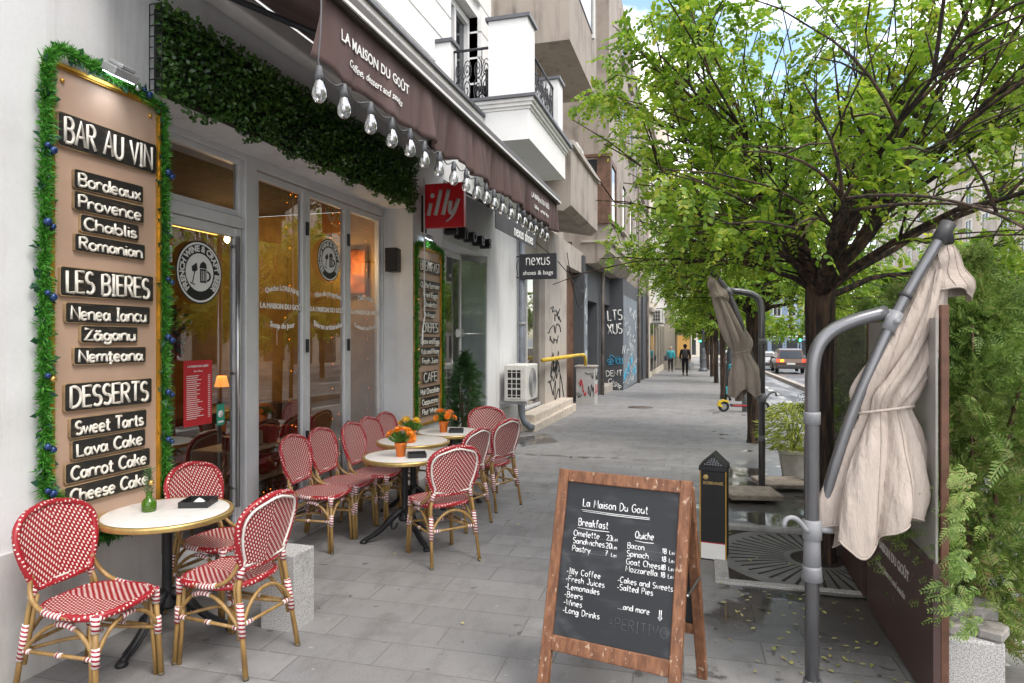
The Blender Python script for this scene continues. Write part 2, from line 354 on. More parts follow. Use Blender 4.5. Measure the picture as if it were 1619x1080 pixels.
# ------------------------------------------------------------------ materials
def paving():
    M = Mat('paving', (.2, .2, .2), .7); p = M.geo()
    pd = M.noise(p, 5, 3, out='Color')
    br = M.node('ShaderNodeTexBrick'); br.offset = .37; br.squash = 1; br.inputs['Scale'].default_value = 1
    br.inputs['Brick Width'].default_value = .68; br.inputs['Row Height'].default_value = .27; br.inputs['Mortar Size'].default_value = .0045
    br.inputs['Mortar Smooth'].default_value = .25; br.inputs['Bias'].default_value = -.15
    br.inputs['Color1'].default_value = (.185, .185, .19, 1); br.inputs['Color2'].default_value = (.27, .267, .265, 1); br.inputs['Mortar'].default_value = (.085, .082, .08, 1)
    M.link(M.mapping(p, rot=(0, 0, R(-1.6))), br.inputs['Vector'])
    big = M.noise(p, .9, 6, .6); mid = M.noise(M.mapping(p, (1, .45, 1)), 6, 6, .65); fine = M.noise(p, 130, 3)
    c = M.mix(big.smooth(.36, .66)*.6, br.outputs['Color'], (.165, .155, .148))
    c = M.mix(mid.smooth(.45, .72)*.72, c, (.115, .11, .107)); c = M.mix(fine.smooth(.3, .75)*.4, c, (.35, .345, .34))
    # small dark spots: trodden-in dirt
    sp = M.noise(p, 7, 2, .4); c = M.mix(sp.smooth(.70, .72)*.7, c, (.07, .068, .065)); gum = M.noise(p, 23, 1, .3); c = M.mix(gum.smooth(.765, .78)*.6, c, (.09, .088, .085)); c = M.mix(M.noise(M.mapping(p, loc=(7, 3, 0)), 19, 1, .3).smooth(.77, .785)*.45, c, (.42, .41, .39)); blot = M.noise(p, 2.3, 7, .7); c = M.mix(blot.smooth(.52, .66)*.38, c, (.12, .115, .11))
    # damp ground: the side by the trees is still wet after rain, with an uneven edge; and round the foot of the downpipe
    x, y, z = M.sep(p); wob = M.noise(p, 1.1, 6, .62)
    band = (x + wob*1.6 - y*.03).smooth(.70, .86)
    near = y.smooth(11.5, 9.0)*y.smooth(3.6, 4.4)
    sc = M.noise(p, 2.6, 5, .6).smooth(.58, .63)*(x+wob*.8).smooth(.15, .55)*y.smooth(22, 15)
    dx = (x+2.78).abs()*1.9; dy = (y-10.9).abs(); pp = (dx+dy+wob*1.2).smooth(1.5, 1.3)
    tm = ((x+2.0).abs()*.33 + (y-9.85+M.noise(p, 2, 3)*.5).abs()*9).smooth(1.0, .55)*M.noise(M.mapping(p, (3, 1, 1)), 2, 3).smooth(.42, .52)
    back = (x + wob*1.2).smooth(.50, .66)*y.smooth(6.0, 6.4)*y.smooth(10.5, 8.6)
    wet = (band*near).m('MAXIMUM', back).m('MAXIMUM', sc).m('MAXIMUM', pp).m('MAXIMUM', tm*.8)
    drop = M.noise(p, 9, 3, .5).smooth(.64, .67)*(x).smooth(.0, .4)*y.smooth(9, 7); wet = wet.m('MAXIMUM', drop)
    c = M.mix(wet, c, M.mix(1.0, c, (.36, .34, .33), 'MULTIPLY')); M.color(c)
    pud = M.noise(p, 1.7, 3, .5).smooth(.46, .56)*wet
    r = fine*.12+.62; rr = M.node('ShaderNodeMix'); rr.data_type = 'FLOAT'
    M.link(wet.o, rr.inputs[0]); M.link(r.o, rr.inputs[2]); rr2 = (pud*-.27)+.33; M.link(rr2.o, rr.inputs[3]); M.rough(rr.outputs[0])
    mort = S(M.nt, br.outputs['Fac'])
    h = (mort*-1.0 + fine*.22 + mid*.25)*((pud*-.95)+1.0)
    M.bump(h, .45, .006); return M.m
def asphalt():
    M = Mat('asphalt', (.09, .09, .095), .6); p = M.geo(); f = M.noise(p, 160, 3); b = M.noise(M.mapping(p, (1.6, .22, 1)), 1.1, 6, .6)
    c = M.mix(b.smooth(.35, .7), (.085, .085, .09), (.155, .155, .16)); c = M.mix(f.smooth(.4, .8)*.4, c, (.2, .2, .2)); M.color(c)
    M.rough(b.smooth(.62, .4)*.3+.32); M.bump(f, .3, .006); return M.m
m_pave = paving(); m_asph = asphalt()
m_white = streaked('white_plaster', (.70, .705, .715), (.40, .39, .37), .7)
m_white2 = streaked('white_render', (.82, .82, .815), (.5, .5, .48), .18, bump=.05)
m_trim = simple('white_moulding', (.74, .735, .72), .55, amount=.08)
m_plinth = streaked('plinth_plaster', (.60, .59, .575), (.27, .25, .23), .75)
m_alu = simple('aluminium_frame', (.64, .64, .65), .42, .1, amount=.06)
m_dkmetal = simple('dark_metal', (.05, .052, .058), .45, .4)
m_zinc = simple('zinc_sheet', (.13, .135, .15), .45, .5, amount=.15)
m_steel = simple('steel', (.55, .55, .56), .28, .95, amount=.05)
m_glass = glass('window_glass', (.74, .79, .77), 1.9, .11)
m_shopglass = glass('shop_glass', (.8, .87, .85), 1.3, .07)
m_conc = streaked('old_concrete', (.36, .31, .27), (.10, .085, .072), 1.0)
m_conc2 = streaked('light_concrete', (.44, .40, .36), (.14, .12, .105), .8)
m_beige = streaked('beige_render', (.55, .49, .42), (.24, .21, .18), .5)
m_cream = streaked('cream_render', (.66, .6, .5), (.3, .26, .21), .45)
m_dark = streaked('slate_paint', (.075, .08, .09), (.03, .03, .032), .5)
m_pale = streaked('faded_blue_paint', (.2, .235, .27), (.06, .065, .07), .7)
m_brown = simple('old_brown_wood', (.15, .08, .05), .6, amount=.4, scale=5)
m_black = simple('black_paint', (.014, .014, .015), .45)
m_wtext = simple('white_lettering', (.82, .82, .8), .6, amount=.04)
m_gtext = simple('grey_lettering', (.55, .53, .5), .6, amount=.05)
m_dkglass = Mat('dark_pane', (.035, .04, .045), .06, 0, .6).m
m_bluegl = Mat('blue_pane', (.20, .26, .36), .1, 0, .6).m
m_stone = simple('beige_step_stone', (.58, .51, .43), .6, scale=10, bump=.1)
def terrazzo(name, a, b, sc=150):
    M = Mat(name, a, .75); p = M.geo(); f = M.noise(p, sc, 2); g = M.noise(p, 5, 5)
    c = M.mix(f.smooth(.38, .62), a, b); c = M.mix(g.smooth(.5, .75)*.45, c, tuple(x*.5 for x in a)); M.color(c); M.bump(f, .35, .004); return M.m
m_granite = terrazzo('speckled_granite', (.26, .255, .25), (.52, .51, .5)); m_slab = simple('broken_stone', (.3, .28, .265), .8, scale=12, amount=.35, bump=.5, bscale=35)

# ------------------------------------------------------------------ the setting: ground, road, kerbs
def strip(name, x0, x1, y0, y1, z, mat, nx=1, step=4.0, taper=0):
    ys = np.arange(y0, y1+.01, step); xs = np.linspace(x0, x1, nx+1)
    V = [(x, y, gz(y)+z) for y in ys for x in xs]; F = []
    for i in range(len(ys)-1):
        for j in range(nx): a = i*(nx+1)+j; F.append((a, a+1, a+nx+2, a+nx+1))
    return struct(npmesh(name, V, F, mat))
def kerb(name, x0, x1, y0, y1, z0, z1, mat, step=4.0):
    ys = np.arange(y0, y1+.01, step); mb = MB()
    for a, b in zip(ys[:-1], ys[1:]):
        vs = [(x, y, gz(y)+z) for y in (a, b) for z in (z0, z1) for x in (x0, x1)]
        mb.add(vs, [(2, 3, 7, 6), (0, 2, 6, 4), (1, 5, 7, 3)] + ([(0, 1, 3, 2)] if a == y0 else []) + ([(4, 6, 7, 5)] if b == ys[-1] else []))
    return struct(mb.build(name, mat))
strip('sidewalk', -4.6, 1.66, -4, 140, 0, m_pave)
kerb('kerb', 1.66, 1.84, -4, 140, -.3, .006, m_granite)
strip('road', 1.84, 3.86, -4, 140, -.13, m_asph)
kerb('median_kerb', 3.86, 4.1, 6, 140, -.3, .03, m_conc2)
strip('road', 4.1, 17, -4, 140, -.134, m_asph)
strip('far_sidewalk', 17, 21.5, -4, 140, .02, m_pave)
kerb('far_kerb', 16.85, 17, -4, 140, -.3, .024, m_granite)
struct(npmesh('ground', [(-900, -900, -3.2), (900, -900, -3.2), (900, 1500, -3.2), (-900, 1500, -3.2)], [(0, 1, 2, 3)], m_asph))
mb = MB()
for i in range(24):
    y = 10+i*2.0
    mb.add([(x, yy, gz(yy)-.126) for yy in (y, y+1.05) for x in (2.52, 2.70)], [(0, 1, 3, 2)])
o = struct(mb.build('road_marking', simple('road_paint', (.72, .72, .7), .6, amount=.15)))
mb = MB()
for i in range(12):
    y = 10+i*8.0; mb.add([(x, yy, gz(yy)-.13) for yy in (y, y+3) for x in (8.9, 9.05)], [(0, 1, 3, 2)])
struct(mb.build('road_marking', simple('road_paint_far', (.7, .7, .68), .6, amount=.15)))
# a worn strip of asphalt along the trees, two millimetres proud of the paving, and the tree pit's stone rim
# ------------------------------------------------------------------ the cafe building
cafe = thing('cafe_building', 'white plastered building with grey framed cafe front, corner balcony and brown awning', 'building', (-3.35, 5.5, 0))
YE = 12.1
wl = MB(); X0, X1 = -3.35, -3.85
wl.box(X1, X0, -5, 3.46, -.2, 4.9); wl.box(X1, X0, 7.33, 8.25, -.2, 4.9); wl.box(X1, X0, 10.2, YE, -.2, 4.9)
wl.box(X1, X0, 3.46, 7.33, 3.3, 4.9); wl.box(X1, X0, 8.25, 10.2, 3.05, 4.9)
wl.build('wall', m_white, cafe)
mb = MB()                                                # upper storeys: grooved courses set back behind the cornice
zz = 5.0
while zz < 13:
    h = .47
    for a, b in ((-5, 10.0), (11.5, YE)):
        if zz > 7.6 and zz < 8.2: a, b = (-5, YE) if a == -5 else (0, 0)
        if b > a: mb.box(-4.4, -3.9, a, b, zz, zz+h-.035)
    zz += h
mb.box(-4.4, -3.97, -5, 10.0, 4.9, 13); mb.box(-4.4, -3.97, 11.5, YE, 4.9, 13); mb.box(-4.4, -3.97, 10.0, 11.5, 7.6, 13)
mb.build('upper_wall', m_white2, cafe)
MB().box(-4.42, -4.2, 10.02, 11.48, 4.9, 7.58).build('balcony_door', m_dkglass, cafe)
mb = MB()
for y in (10.02, 10.72, 11.4): mb.box(-4.2, -4.12, y, y+.08, 5, 7.56)
mb.box(-4.2, -4.125, 10.02, 11.48, 7.45, 7.56); mb.build('balcony_door_frame', m_white2, cafe)
prof = [(-3.9, 4.62), (-3.35, 4.62), (-3.30, 4.66), (-3.30, 4.76), (-3.24, 4.80), (-3.20, 4.88), (-3.12, 4.92), (-3.12, 4.985), (-3.9, 4.985)]
MB().prism([(x, z) for x, z in prof], 'y', -5, 9.28).build('cornice', m_trim, cafe)
MB().box(-3.9, -3.08, -5, 9.285, 4.988, 5.03).build('cornice_flashing', m_zinc, cafe)
for a, b, z in ((-5, 3.455, .67), (7.335, 8.245, .45), (10.205, YE, .5)): MB().box(-3.36, -3.325, a, b, -.1, z).build('plinth', m_plinth, cafe)
# balcony
MB().box(-3.92, -2.42, 9.3, 11.9, 4.62, 5.06).build('balcony_slab', m_white2, cafe)
mb = MB()
for d, z0, z1 in ((.02, 5.06, 5.10), (.05, 5.10, 5.15), (.08, 5.15, 5.2)): mb.box(-3.92, -2.42+d, 9.3-d, 11.9+d, z0, z1)
mb.build('balcony_moulding', m_trim, cafe)
MB().box(-3.92, -2.30, 9.18, 12.02, 5.202, 5.245).build('balcony_flashing', m_zinc, cafe)
for x0, x1, y0, y1, z1 in ((-3.06, -2.46, 9.36, 9.78, 6.42), (-2.9, -2.46, 11.48, 11.86, 6.3), (-3.92, -3.66, 9.36, 9.62, 6.2)):
    MB().box(x0, x1, y0, y1, 5.245, z1).build('balcony_pillar', m_white2, cafe)
    MB().box(x0-.04, x1+.04, y0-.04, y1+.04, z1, z1+.05).build('pillar_cap', m_zinc, cafe)
def scrollwork(mb, o, x, L, z0, z1):
    """wrought iron panel of S scrolls between two rails"""
    x = Vector(x); o = Vector(o); H = z1-z0
    P = lambda a, h: o+x*(a*L)+Vector((0, 0, z0+h*H))
    mb.tube([P(0, 1), P(1, 1)], .022, 6); mb.tube([P(0, .03), P(1, .03)], .014, 6)
    for a in (0, 1): mb.tube([P(a, 0), P(a, 1)], .014, 6)
    n = max(1, round(L/.32))
    for i in range(n):
        c = (i+.5)/n; wd = .46/n
        for sg in (-1, 1):
            pts = []
            for k in range(22):
                t = k/21; ang = sg*(t*4.4*math.pi-1.2); rr = (1-t)*.9+.12
                pts.append(P(c+sg*wd*.48+wd*.5*rr*math.cos(ang), .64+.3*rr*math.sin(ang)*.7))
            mb.tube(pts, .008, 5)
            pts = []
            for k in range(22):
                t = k/21; ang = sg*(t*4.2*math.pi+1.7); rr = (1-t)*.95+.1
                pts.append(P(c+sg*wd*.42+wd*.55*rr*math.cos(ang), .28+.26*rr*math.sin(ang)))
            mb.tube(pts, .009, 5)
        mb.tube([P(c, .03), P(c, 1)], .007, 5)
mb = MB(); scrollwork(mb, (-3.66, 9.5, 0), (1, 0, 0), .6, 5.27, 6.1); mb.build('railing', m_dkmetal, cafe)
mb = MB(); scrollwork(mb, (-2.56, 9.78, 0), (0, 1, 0), 1.7, 5.27, 6.15); mb.build('railing', m_dkmetal, cafe)
# cafe glazing
XG = -3.78
def sash(parent_name, y0, y1, z0, z1, wdt=.065, bottom=None):
    fr = MB(); b = bottom or wdt
    fr.box(XG-.03, XG+.03, y0, y0+wdt, z0, z1).box(XG-.03, XG+.03, y1-wdt, y1, z0, z1)
    fr.box(XG-.029, XG+.029, y0+wdt, y1-wdt, z1-wdt, z1).box(XG-.029, XG+.029, y0+wdt, y1-wdt, z0, z0+b)
    f = fr.build(parent_name, m_alu, cafe, bev=.004)
    g = MB(); yy0, yy1, zz0, zz1 = y0+wdt, y1-wdt, z0+b, z1-wdt
    g.add([(XG, yy0, zz0), (XG, yy1, zz0), (XG, yy1, zz1), (XG, yy0, zz1)], [(0, 1, 2, 3)])
    g.build('pane', m_glass, f); return f
door = sash('door', 3.70, 4.76, .04, 2.66, .075, .12)
sash('transom_window', 3.66, 4.78, 2.76, 3.25, .05)
for k in range(3): sash('folding_window', 4.93+k*.79, 4.93+k*.79+.785, .06, 3.2, .06, .1)
mb = MB(); mb.box(XG-.06, XG+.05, 3.45, 3.67, 0, 3.3).box(XG-.06, XG+.06, 4.78, 4.925, 0, 3.3).box(XG-.06, XG+.05, 3.67, 4.78, 2.665, 2.755)
mb.box(XG-.06, XG+.055, 3.67, 4.78, 3.25, 3.3).box(XG-.06, XG+.055, 4.925, 7.33, 3.21, 3.3).box(XG-.06, XG+.05, 7.30, 7.33, 0, 3.21); mb.build('front_frame', m_alu, cafe, bev=.004)
MB().box(-3.9, -3.36, 3.46, 7.33, -.02, .03).build('threshold', m_granite, cafe)
mb = MB(); mb.tube([(XG+.09, 4.64, .35), (XG+.09, 4.64, 2.58)], .019, 10)
for z in (.5, 1.45, 2.5): mb.tube([(XG+.03, 4.64, z), (XG+.09, 4.64, z)], .011, 8)
mb.build('handle', m_steel, door)
mb = MB()
for y in (5.715, 6.505):
    for z in (.7, 1.6, 2.75): mb.box(XG+.03, XG+.05, y-.012, y+.018, z, z+.13)
mb.build('hinge', m_black, cafe)
# decals on the glass
def badge(parent, y, z, r):
    c = XG+.034
    def disc(r0, r1, x, m, n=40):
        b = MB(); vs = []; fs = []
        for i in range(n):
            t = 2*math.pi*i/n
            vs += [(x, y+r0*math.cos(t), z+r0*math.sin(t)), (x, y+r1*math.cos(t), z+r1*math.sin(t))]
        for i in range(n): j = (i+1) % n; fs.append((2*i, 2*i+1, 2*j+1, 2*j))
        b.add(vs, fs, None, m); return b
    d = disc(.0001, r, c, 0); d2 = disc(r*.885, r*.95, c+.002, 1); d3 = disc(.0001, r*.6, c+.002, 1)
    for q in (d2, d3): d.add(q.v, q.f, None, 1)
    vs, fs = text_geo('FRENCH WINE & CRAFT BEER', r*.31, .012*r, .0008)
    vs = fit_width(vs, r*.745*R(275))
    def wp(v): a = R(90)-v[0]/(r*.745); rr = r*.745+v[1]; return (c+.004+v[2], y+rr*math.cos(a), z+rr*math.sin(a))
    d.add([wp(v) for v in vs], fs, None, 1)
    # a tilted wine glass and a beer mug
    def poly(pts, m, dx=.004): d.add([(c+dx, y+r*a, z+r*b) for a, b in pts], [list(range(len(pts)))], None, m)
    poly([(-.36, .16), (-.14, .30), (-.10, .08), (-.22, .0), (-.34, .02)], 0); poly([(-.25, .02), (-.21, .0), (-.30, -.34), (-.34, -.33)], 0); poly([(-.42, -.32), (-.22, -.38), (-.22, -.42), (-.42, -.36)], 0)
    poly([(.0, .12), (.28, .12), (.28, -.32), (.0, -.32)], 0); poly([(-.03, .14), (.31, .14), (.26, .3), (.14, .36), (.02, .28)], 0, .0035)
    d.tube([(c+.005, y+r*a, z+r*b) for a, b in arc(.28, -.1, .16, .15, 80, -80)], r*.03, 5, m=0)
    for q in (.07, .14, .21): poly([(q-.012, .06), (q+.012, .06), (q+.012, -.26), (q-.012, -.26)], 1, .006)
    d.build('round_badge', [m_black, m_wtext], parent)
badge(door, 4.27, 2.25, .245); badge(cafe, 6.12, 2.55, .22)
YD, ZU = (0, 1, 0), (0, 0, 1)
c = XG+.034
def arch(k): return lambda v: (v[0], v[1]-k*v[0]*v[0], v[2])
for yc, a, b in ((5.33, 'Quiche LORRAINE', 'Soup du jour'), (6.11, 'Vins de propriété', 'Bières artisanales'), (6.9, 'Café crème', 'Croissants au beurre')):
    for q in range(3):
     mb = MB()
     if q == 0: put_text(mb, 'LA MAISON DU GOÛT', (c, yc, 2.03), YD, ZU, .105, .66, .005, .001)
     if q == 1: put_text(mb, a, (c, yc, 2.20), YD, ZU, .10, min(.52, .036*len(a)), .003, .001, warp=arch(.55))
     if q == 2: put_text(mb, b, (c, yc, 1.85), YD, ZU, .10, min(.54, .031*len(b)), .003, .001, warp=arch(-.55))
     mb.build('window_lettering', m_wtext, cafe)
mb = MB(); c2 = XG+.036; mb.box(c2, c2+.002, 4.10, 4.40, 1.07, 1.57)
put_text(mb, 'LA MAISON DU GOÛT', (c2+.003, 4.25, 1.525), YD, ZU, .03, .22, .001, .0004, m=1)
put_text(mb, 'Bon Menu', (c2+.003, 4.25, 1.488), YD, ZU, .022, None, 0, .0004, m=1)
z = 1.45
while z > 1.11:
    L = random.uniform(.1, .18); mb.box(c2+.002, c2+.003, 4.13, 4.13+L, z, z+.005, m=1); mb.box(c2+.002, c2+.003, 4.355, 4.38, z, z+.005, m=1); z -= .0155
mb.build('menu_poster', [simple('red_paper', (.55, .02, .03), .55, amount=.05), m_wtext], door)
mb = MB(); mb.box(c2, c2+.001, 4.455, 4.545, 1.04, 1.21).box(c2+.001, c2+.002, 4.47, 4.53, 1.06, 1.075, m=1); mb.lathe([(.0001, 0), (.03, 0), (.03, .001)], (0, 0, 0), 14, 1)
M_ = frame((c2+.001, 4.5, 1.13), YD, ZU); k0 = len(mb.v)-42
for i in range(k0, len(mb.v)): mb.v[i] = tuple(M_ @ Vector(mb.v[i]))
mb.build('green_sticker', [simple('green_sticker', (.03, .30, .2), .5), m_wtext], door)
mb = MB(); mb.box(c2, c2+.001, 3.80, 3.99, 2.49, 2.66).box(c2, c2+.001, 3.80, 3.99, 2.30, 2.42).box(c2+.0003, c2+.0015, 3.80, 3.99, 2.42, 2.49, m=1)
put_text(mb, 'VOG', (c2+.002, 3.9, 2.575), YD, ZU, .085, .15, .002, .0004, m=2); put_text(mb, 'EMPIRE', (c2+.002, 3.9, 2.365), YD, ZU, .05, .16, .001, .0004, m=2)
mb.build('white_sticker', [m_wtext, simple('red_band', (.5, .03, .04), .5), m_black], door)
# the room behind the glass
def ochre():
    M = Mat('ochre_wall', (.36, .21, .08), .8); p = M.geo(); br = M.node('ShaderNodeTexBrick'); br.inputs['Scale'].default_value = 1
    br.inputs['Brick Width'].default_value = .24; br.inputs['Row Height'].default_value = .08; br.inputs['Mortar Size'].default_value = .008
    br.inputs['Color1'].default_value = (.23, .14, .075, 1); br.inputs['Color2'].default_value = (.165, .10, .055, 1); br.inputs['Mortar'].default_value = (.3, .24, .17, 1)
    x, y, z = M.sep(p); cmb = M.node('ShaderNodeCombineXYZ'); M.link((x+y).o, cmb.inputs[0]); M.link(z.o, cmb.inputs[1]); M.link(cmb.outputs[0], br.inputs['Vector']); M.color(br.outputs[0]); return M.m
m_och = simple('ochre_plaster', (.42, .26, .08), .8)
mb = MB(); mb.box(-8.1, -8.0, 3.3, 8.2, 0, 3.3).box(-8, -3.86, 3.3, 3.4, 0, 3.3).build('interior_wall', ochre(), cafe)
MB().box(-8, -3.86, 7.34, 7.6, 0, 3.3).build('interior_wall', m_och, cafe)
MB().box(-8, -3.86, 3.4, 7.34, 3.302, 3.4).build('interior_ceiling', simple('dark_ceiling', (.1, .075, .05), .8), cafe)
MB().box(-8, -3.92, 3.4, 7.34, -.02, .02).build('interior_floor', simple('dark_floor', (.09, .07, .05), .4), cafe)
m_dwood = simple('dark_wood', (.11, .05, .025), .5, scale=10)
warm = emit('warm_bulb', (1, .62, .25), 16); shade_m = emit('lit_shade', (1, .36, .06), .7)
def plight(parent, loc, e, col=(1, .62, .3), r=.06):
    l = bpy.data.lights.new('lamp_light', 'POINT'); l.energy = e; l.color = col; l.shadow_soft_size = r
    o = bpy.data.objects.new('lamp_light', l); link(o); o.parent = parent
    o.location = MATRIX[root_of(parent).name].inverted() @ Vector(loc)
def wall_bulb(loc, lab, e=14):
    t = thing('wall_lamp', lab, 'lamp', loc); x, y, z = loc
    mb = MB(); mb.tube(bez((x-.5, y, z+.25), (x-.2, y, z+.35), (x, y, z+.25), (x, y, z+.07)), .008, 6); mb.lathe([(.0, .03), (.022, .03), (.026, .08), (.01, .1)], loc, 10); mb.build('arm', m_steel, t)
    MB().lathe([(.004, -.06), (.022, -.05), (.034, -.02), (.028, .015), (.016, .035)], loc, 12).build('bulb', warm, t); plight(t, (x, y, z-.1), e)
wall_bulb((-5.4, 6.6, 2.92), 'small brass wall lamp with bare warm bulb seen behind the first window', 5)
wall_bulb((-4.12, 7.05, 2.68), 'bare warm bulb glowing beside the framed print behind the third window', 4)
def table_lamp(x, y, lab):
    t = thing('table_lamp', lab, 'lamp', (x, y, .95)); MB().lathe([(.06, 0), (.06, .02), (.015, .03), (.015, .2), (.0, .21)], (x, y, .95), 12).build('stand', m_dwood, t)
    MB().lathe([(.085, .2), (.055, .33)], (x, y, .95), 16).build('lamp_shade', shade_m, t); plight(t, (x, y, 1.42), 2.0)
table_lamp(-6.2, 5.55, 'little orange shaded table lamp lit inside, seen through the door glass')
table_lamp(-5.6, 6.75, 'orange shaded table lamp lit inside, seen behind the first folding window')
MB().box(-6.5, -5.0, 5.0, 7.3, .06, .94).build('counter', m_dwood, cafe)
t = thing('fluorescent_lamp', 'warm strip lamp hanging under the ceiling behind the first window', 'lamp', (-5.6, 6.1, 3.0)); MB().box(-5.65, -5.55, 5.7, 6.7, 2.98, 3.02).build('tube', emit('strip_glow', (1, .55, .1), 2), t); MB().box(-5.68, -5.52, 5.68, 6.72, 3.022, 3.07).build('housing', m_dwood, t)
t = thing('framed_print', 'red and yellow framed print on the ochre wall inside the cafe', 'picture', (-4.1, 7.335, 2.3)); MB().box(-4.30, -3.94, 7.3, 7.335, 2.25, 2.85).build('frame', m_dwood, t); MB().box(-4.27, -3.97, 7.29, 7.302, 2.29, 2.81).build('print', simple('print', (.45, .12, .03), .6, scale=5, amount=.7), t)
# shelves with red and green packets behind the glass
t = thing('display_shelf', 'low display shelf of red gift packets behind the first two windows', 'shelf', (-4.2, 5.6, .05))
mb = MB()
for z in (.12, .42, .70): mb.box(-4.45, -3.95, 4.98, 6.5, z, z+.025)
for y in (4.98, 6.48): mb.box(-4.45, -3.95, y-.02, y, .05, .72)
mb.build('shelf', m_trim, t)
pk = [simple('red_packet', (.45, .02, .03), .4, amount=.3), simple('green_packet', (.2, .4, .08), .4, amount=.3), simple('white_packet', (.6, .55, .5), .5, amount=.2)]
for z in (.148, .448, .728):
    y = 5.02
    while y < 6.4:
        wd = random.uniform(.09, .17); h = random.uniform(.07, .18); mb = MB(); x = random.uniform(-4.2, -4.05)
        mb.box(-wd/2, wd/2, -.06, .06, 0, h, M=Matrix.Translation((x, y+wd/2, z)) @ Matrix.Rotation(random.uniform(-.4, .4), 4, 'Z'))
        tag(mb.build('gift_packet', random.choices(pk, (6, 2, 1))[0], bev=.01), 'wrapped gift packet lying on the display shelf behind the window', 'packet', 'packets on the display shelf'); y += wd+.03

# Christmas things behind the glass
t = thing('wreath', 'red and green Christmas wreath hanging behind the door glass', 'wreath', (-3.95, 4.13, 1.7)); n = 420
a = rng.uniform(0, 6.283, n); rr = .15+rng.normal(size=n)*.035; C = np.stack([-3.95+rng.normal(size=n)*.03, 4.13+rr*np.cos(a), 1.76+rr*1.15*np.sin(a)], 1)
# ------------------------------------------------------------------ leaf scatter helpers
def quads_from(C, D, N, Lh, Wh, bend=0.0):
    """rhombic leaves: centre C, long axis D, face normal N (all (n,3)), half length, half width -> V, F"""
    n = len(C); D = D/np.linalg.norm(D, axis=1)[:, None]; T = np.cross(N, D); T /= (np.linalg.norm(T, axis=1)[:, None]+1e-9); Nn = np.cross(D, T)
    L = np.asarray(Lh).reshape(-1, 1)*np.ones((n, 1)); W = np.asarray(Wh).reshape(-1, 1)*np.ones((n, 1))
    V = np.stack([C-D*L, C+T*W-D*L*.1+Nn*L*bend, C+D*L, C-T*W-D*L*.1+Nn*L*bend], 1).reshape(-1, 3)
    F = np.arange(4*n).reshape(n, 4); return V, F
def rnd_dir(n): v = rng.normal(size=(n, 3)); return v/np.linalg.norm(v, axis=1)[:, None]
lm_box = leafmat('boxwood_leaf', [(.02, .055, .012), (.045, .115, .02), (.08, .18, .03), (.16, .28, .05)], .25, .35)
lm_tinsel = leafmat('garland_needle', [(.05, .22, .025), (.09, .34, .04), (.14, .43, .06)], .35, .45)
lm_dkleaf = leafmat('garland_leaf', [(.01, .045, .03), (.02, .09, .04), (.05, .11, .09)], .15, .4)
m_navy = simple('navy_bauble', (.02, .05, .16), .18, .3); m_silver = simple('silver_bauble', (.6, .62, .66), .2, .8); m_gold = simple('gold_paint', (.62, .36, .06), .35, .75, amount=.3); m_goldb = simple('gold_bauble', (.6, .38, .12), .2, .8)
V, F = quads_from(C[:300], rnd_dir(300), rnd_dir(300)*.6+np.array([1, 0, 0]), .04, .014, .2); npmesh('leaves', V, F, lm_dkleaf, bpy.data.objects['wreath'])
V, F = quads_from(C[300:], rnd_dir(n-300), rnd_dir(n-300)*.4+np.array([1, 0, 0]), .045, .028, .2); npmesh('red_flowers', V, F, pk[0], bpy.data.objects['wreath'])
T = thing('fairy_lights', 'string of tiny orange fairy lights strung down inside the folding windows', 'fairy lights', (-3.9, 6.1, .3)); spark = emit('fairy_glow', (1, .22, .02), 2.2); f0 = None; k0_ = None
wp_ = []
for yy in (5.02, 5.62, 5.80, 6.42, 6.6, 7.2):
    wp_ += [(-3.9, yy, 3.05), (-3.88, yy+.03, 1.7), (-3.9, yy, .5)] if len(wp_) % 6 == 0 else [(-3.9, yy, .5), (-3.88, yy-.02, 1.7), (-3.9, yy, 3.05)]
MB().tube(catmull(wp_, 4), .002, 4).build('wire', m_black, T)
for q in catmull(wp_, 5):
    q = q+Vector((random.uniform(-.02, .02), random.uniform(-.03, .03), random.uniform(-.06, .06)))
    if f0 is None: f0 = MB().sphere(q, .0055, 6).build('bulb', spark, T); k0_ = q
    else: c_ = f0.copy(); link(c_); c_.location = q-k0_
# ------------------------------------------------------------------ boxwood panel over the windows
t = thing('boxwood_panel', 'long green artificial boxwood hedge panel fixed above the cafe windows', 'hedge panel', (-3.3, 5.3, 3.28))
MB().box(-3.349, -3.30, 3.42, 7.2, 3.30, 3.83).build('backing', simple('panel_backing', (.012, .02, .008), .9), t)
n = 9500
P0 = np.stack([rng.uniform(-3.30, -3.235, n), rng.uniform(3.38, 7.24, n), rng.uniform(3.24, 3.88, n)], 1)
P0[:, 0] += .02*np.sin(P0[:, 1]*9)*np.sin(P0[:, 2]*17)
P0[:, 2] = np.where(P0[:, 2] < 3.3, P0[:, 2]+.04*np.sin(P0[:, 1]*13), P0[:, 2])
D = rnd_dir(n)+np.array([.3, 0, -.3]); N = rnd_dir(n)*.7+np.array([.8, -.2, .3])
V, F = quads_from(P0, D, N, rng.uniform(.014, .027, n), rng.uniform(.009, .016, n), .2)
npmesh('foliage', V, F, lm_box, t)
mb = MB()
for z in np.linspace(3.3, 3.84, 9): mb.tube([(-3.345, 3.38, z), (-3.25, 3.38, z)], .004, 4)
for x in (-3.345, -3.3, -3.25): mb.tube([(x, 3.38, 3.3), (x, 3.38, 3.84)], .004, 4)
mb.build('wire_grid', m_black, t)
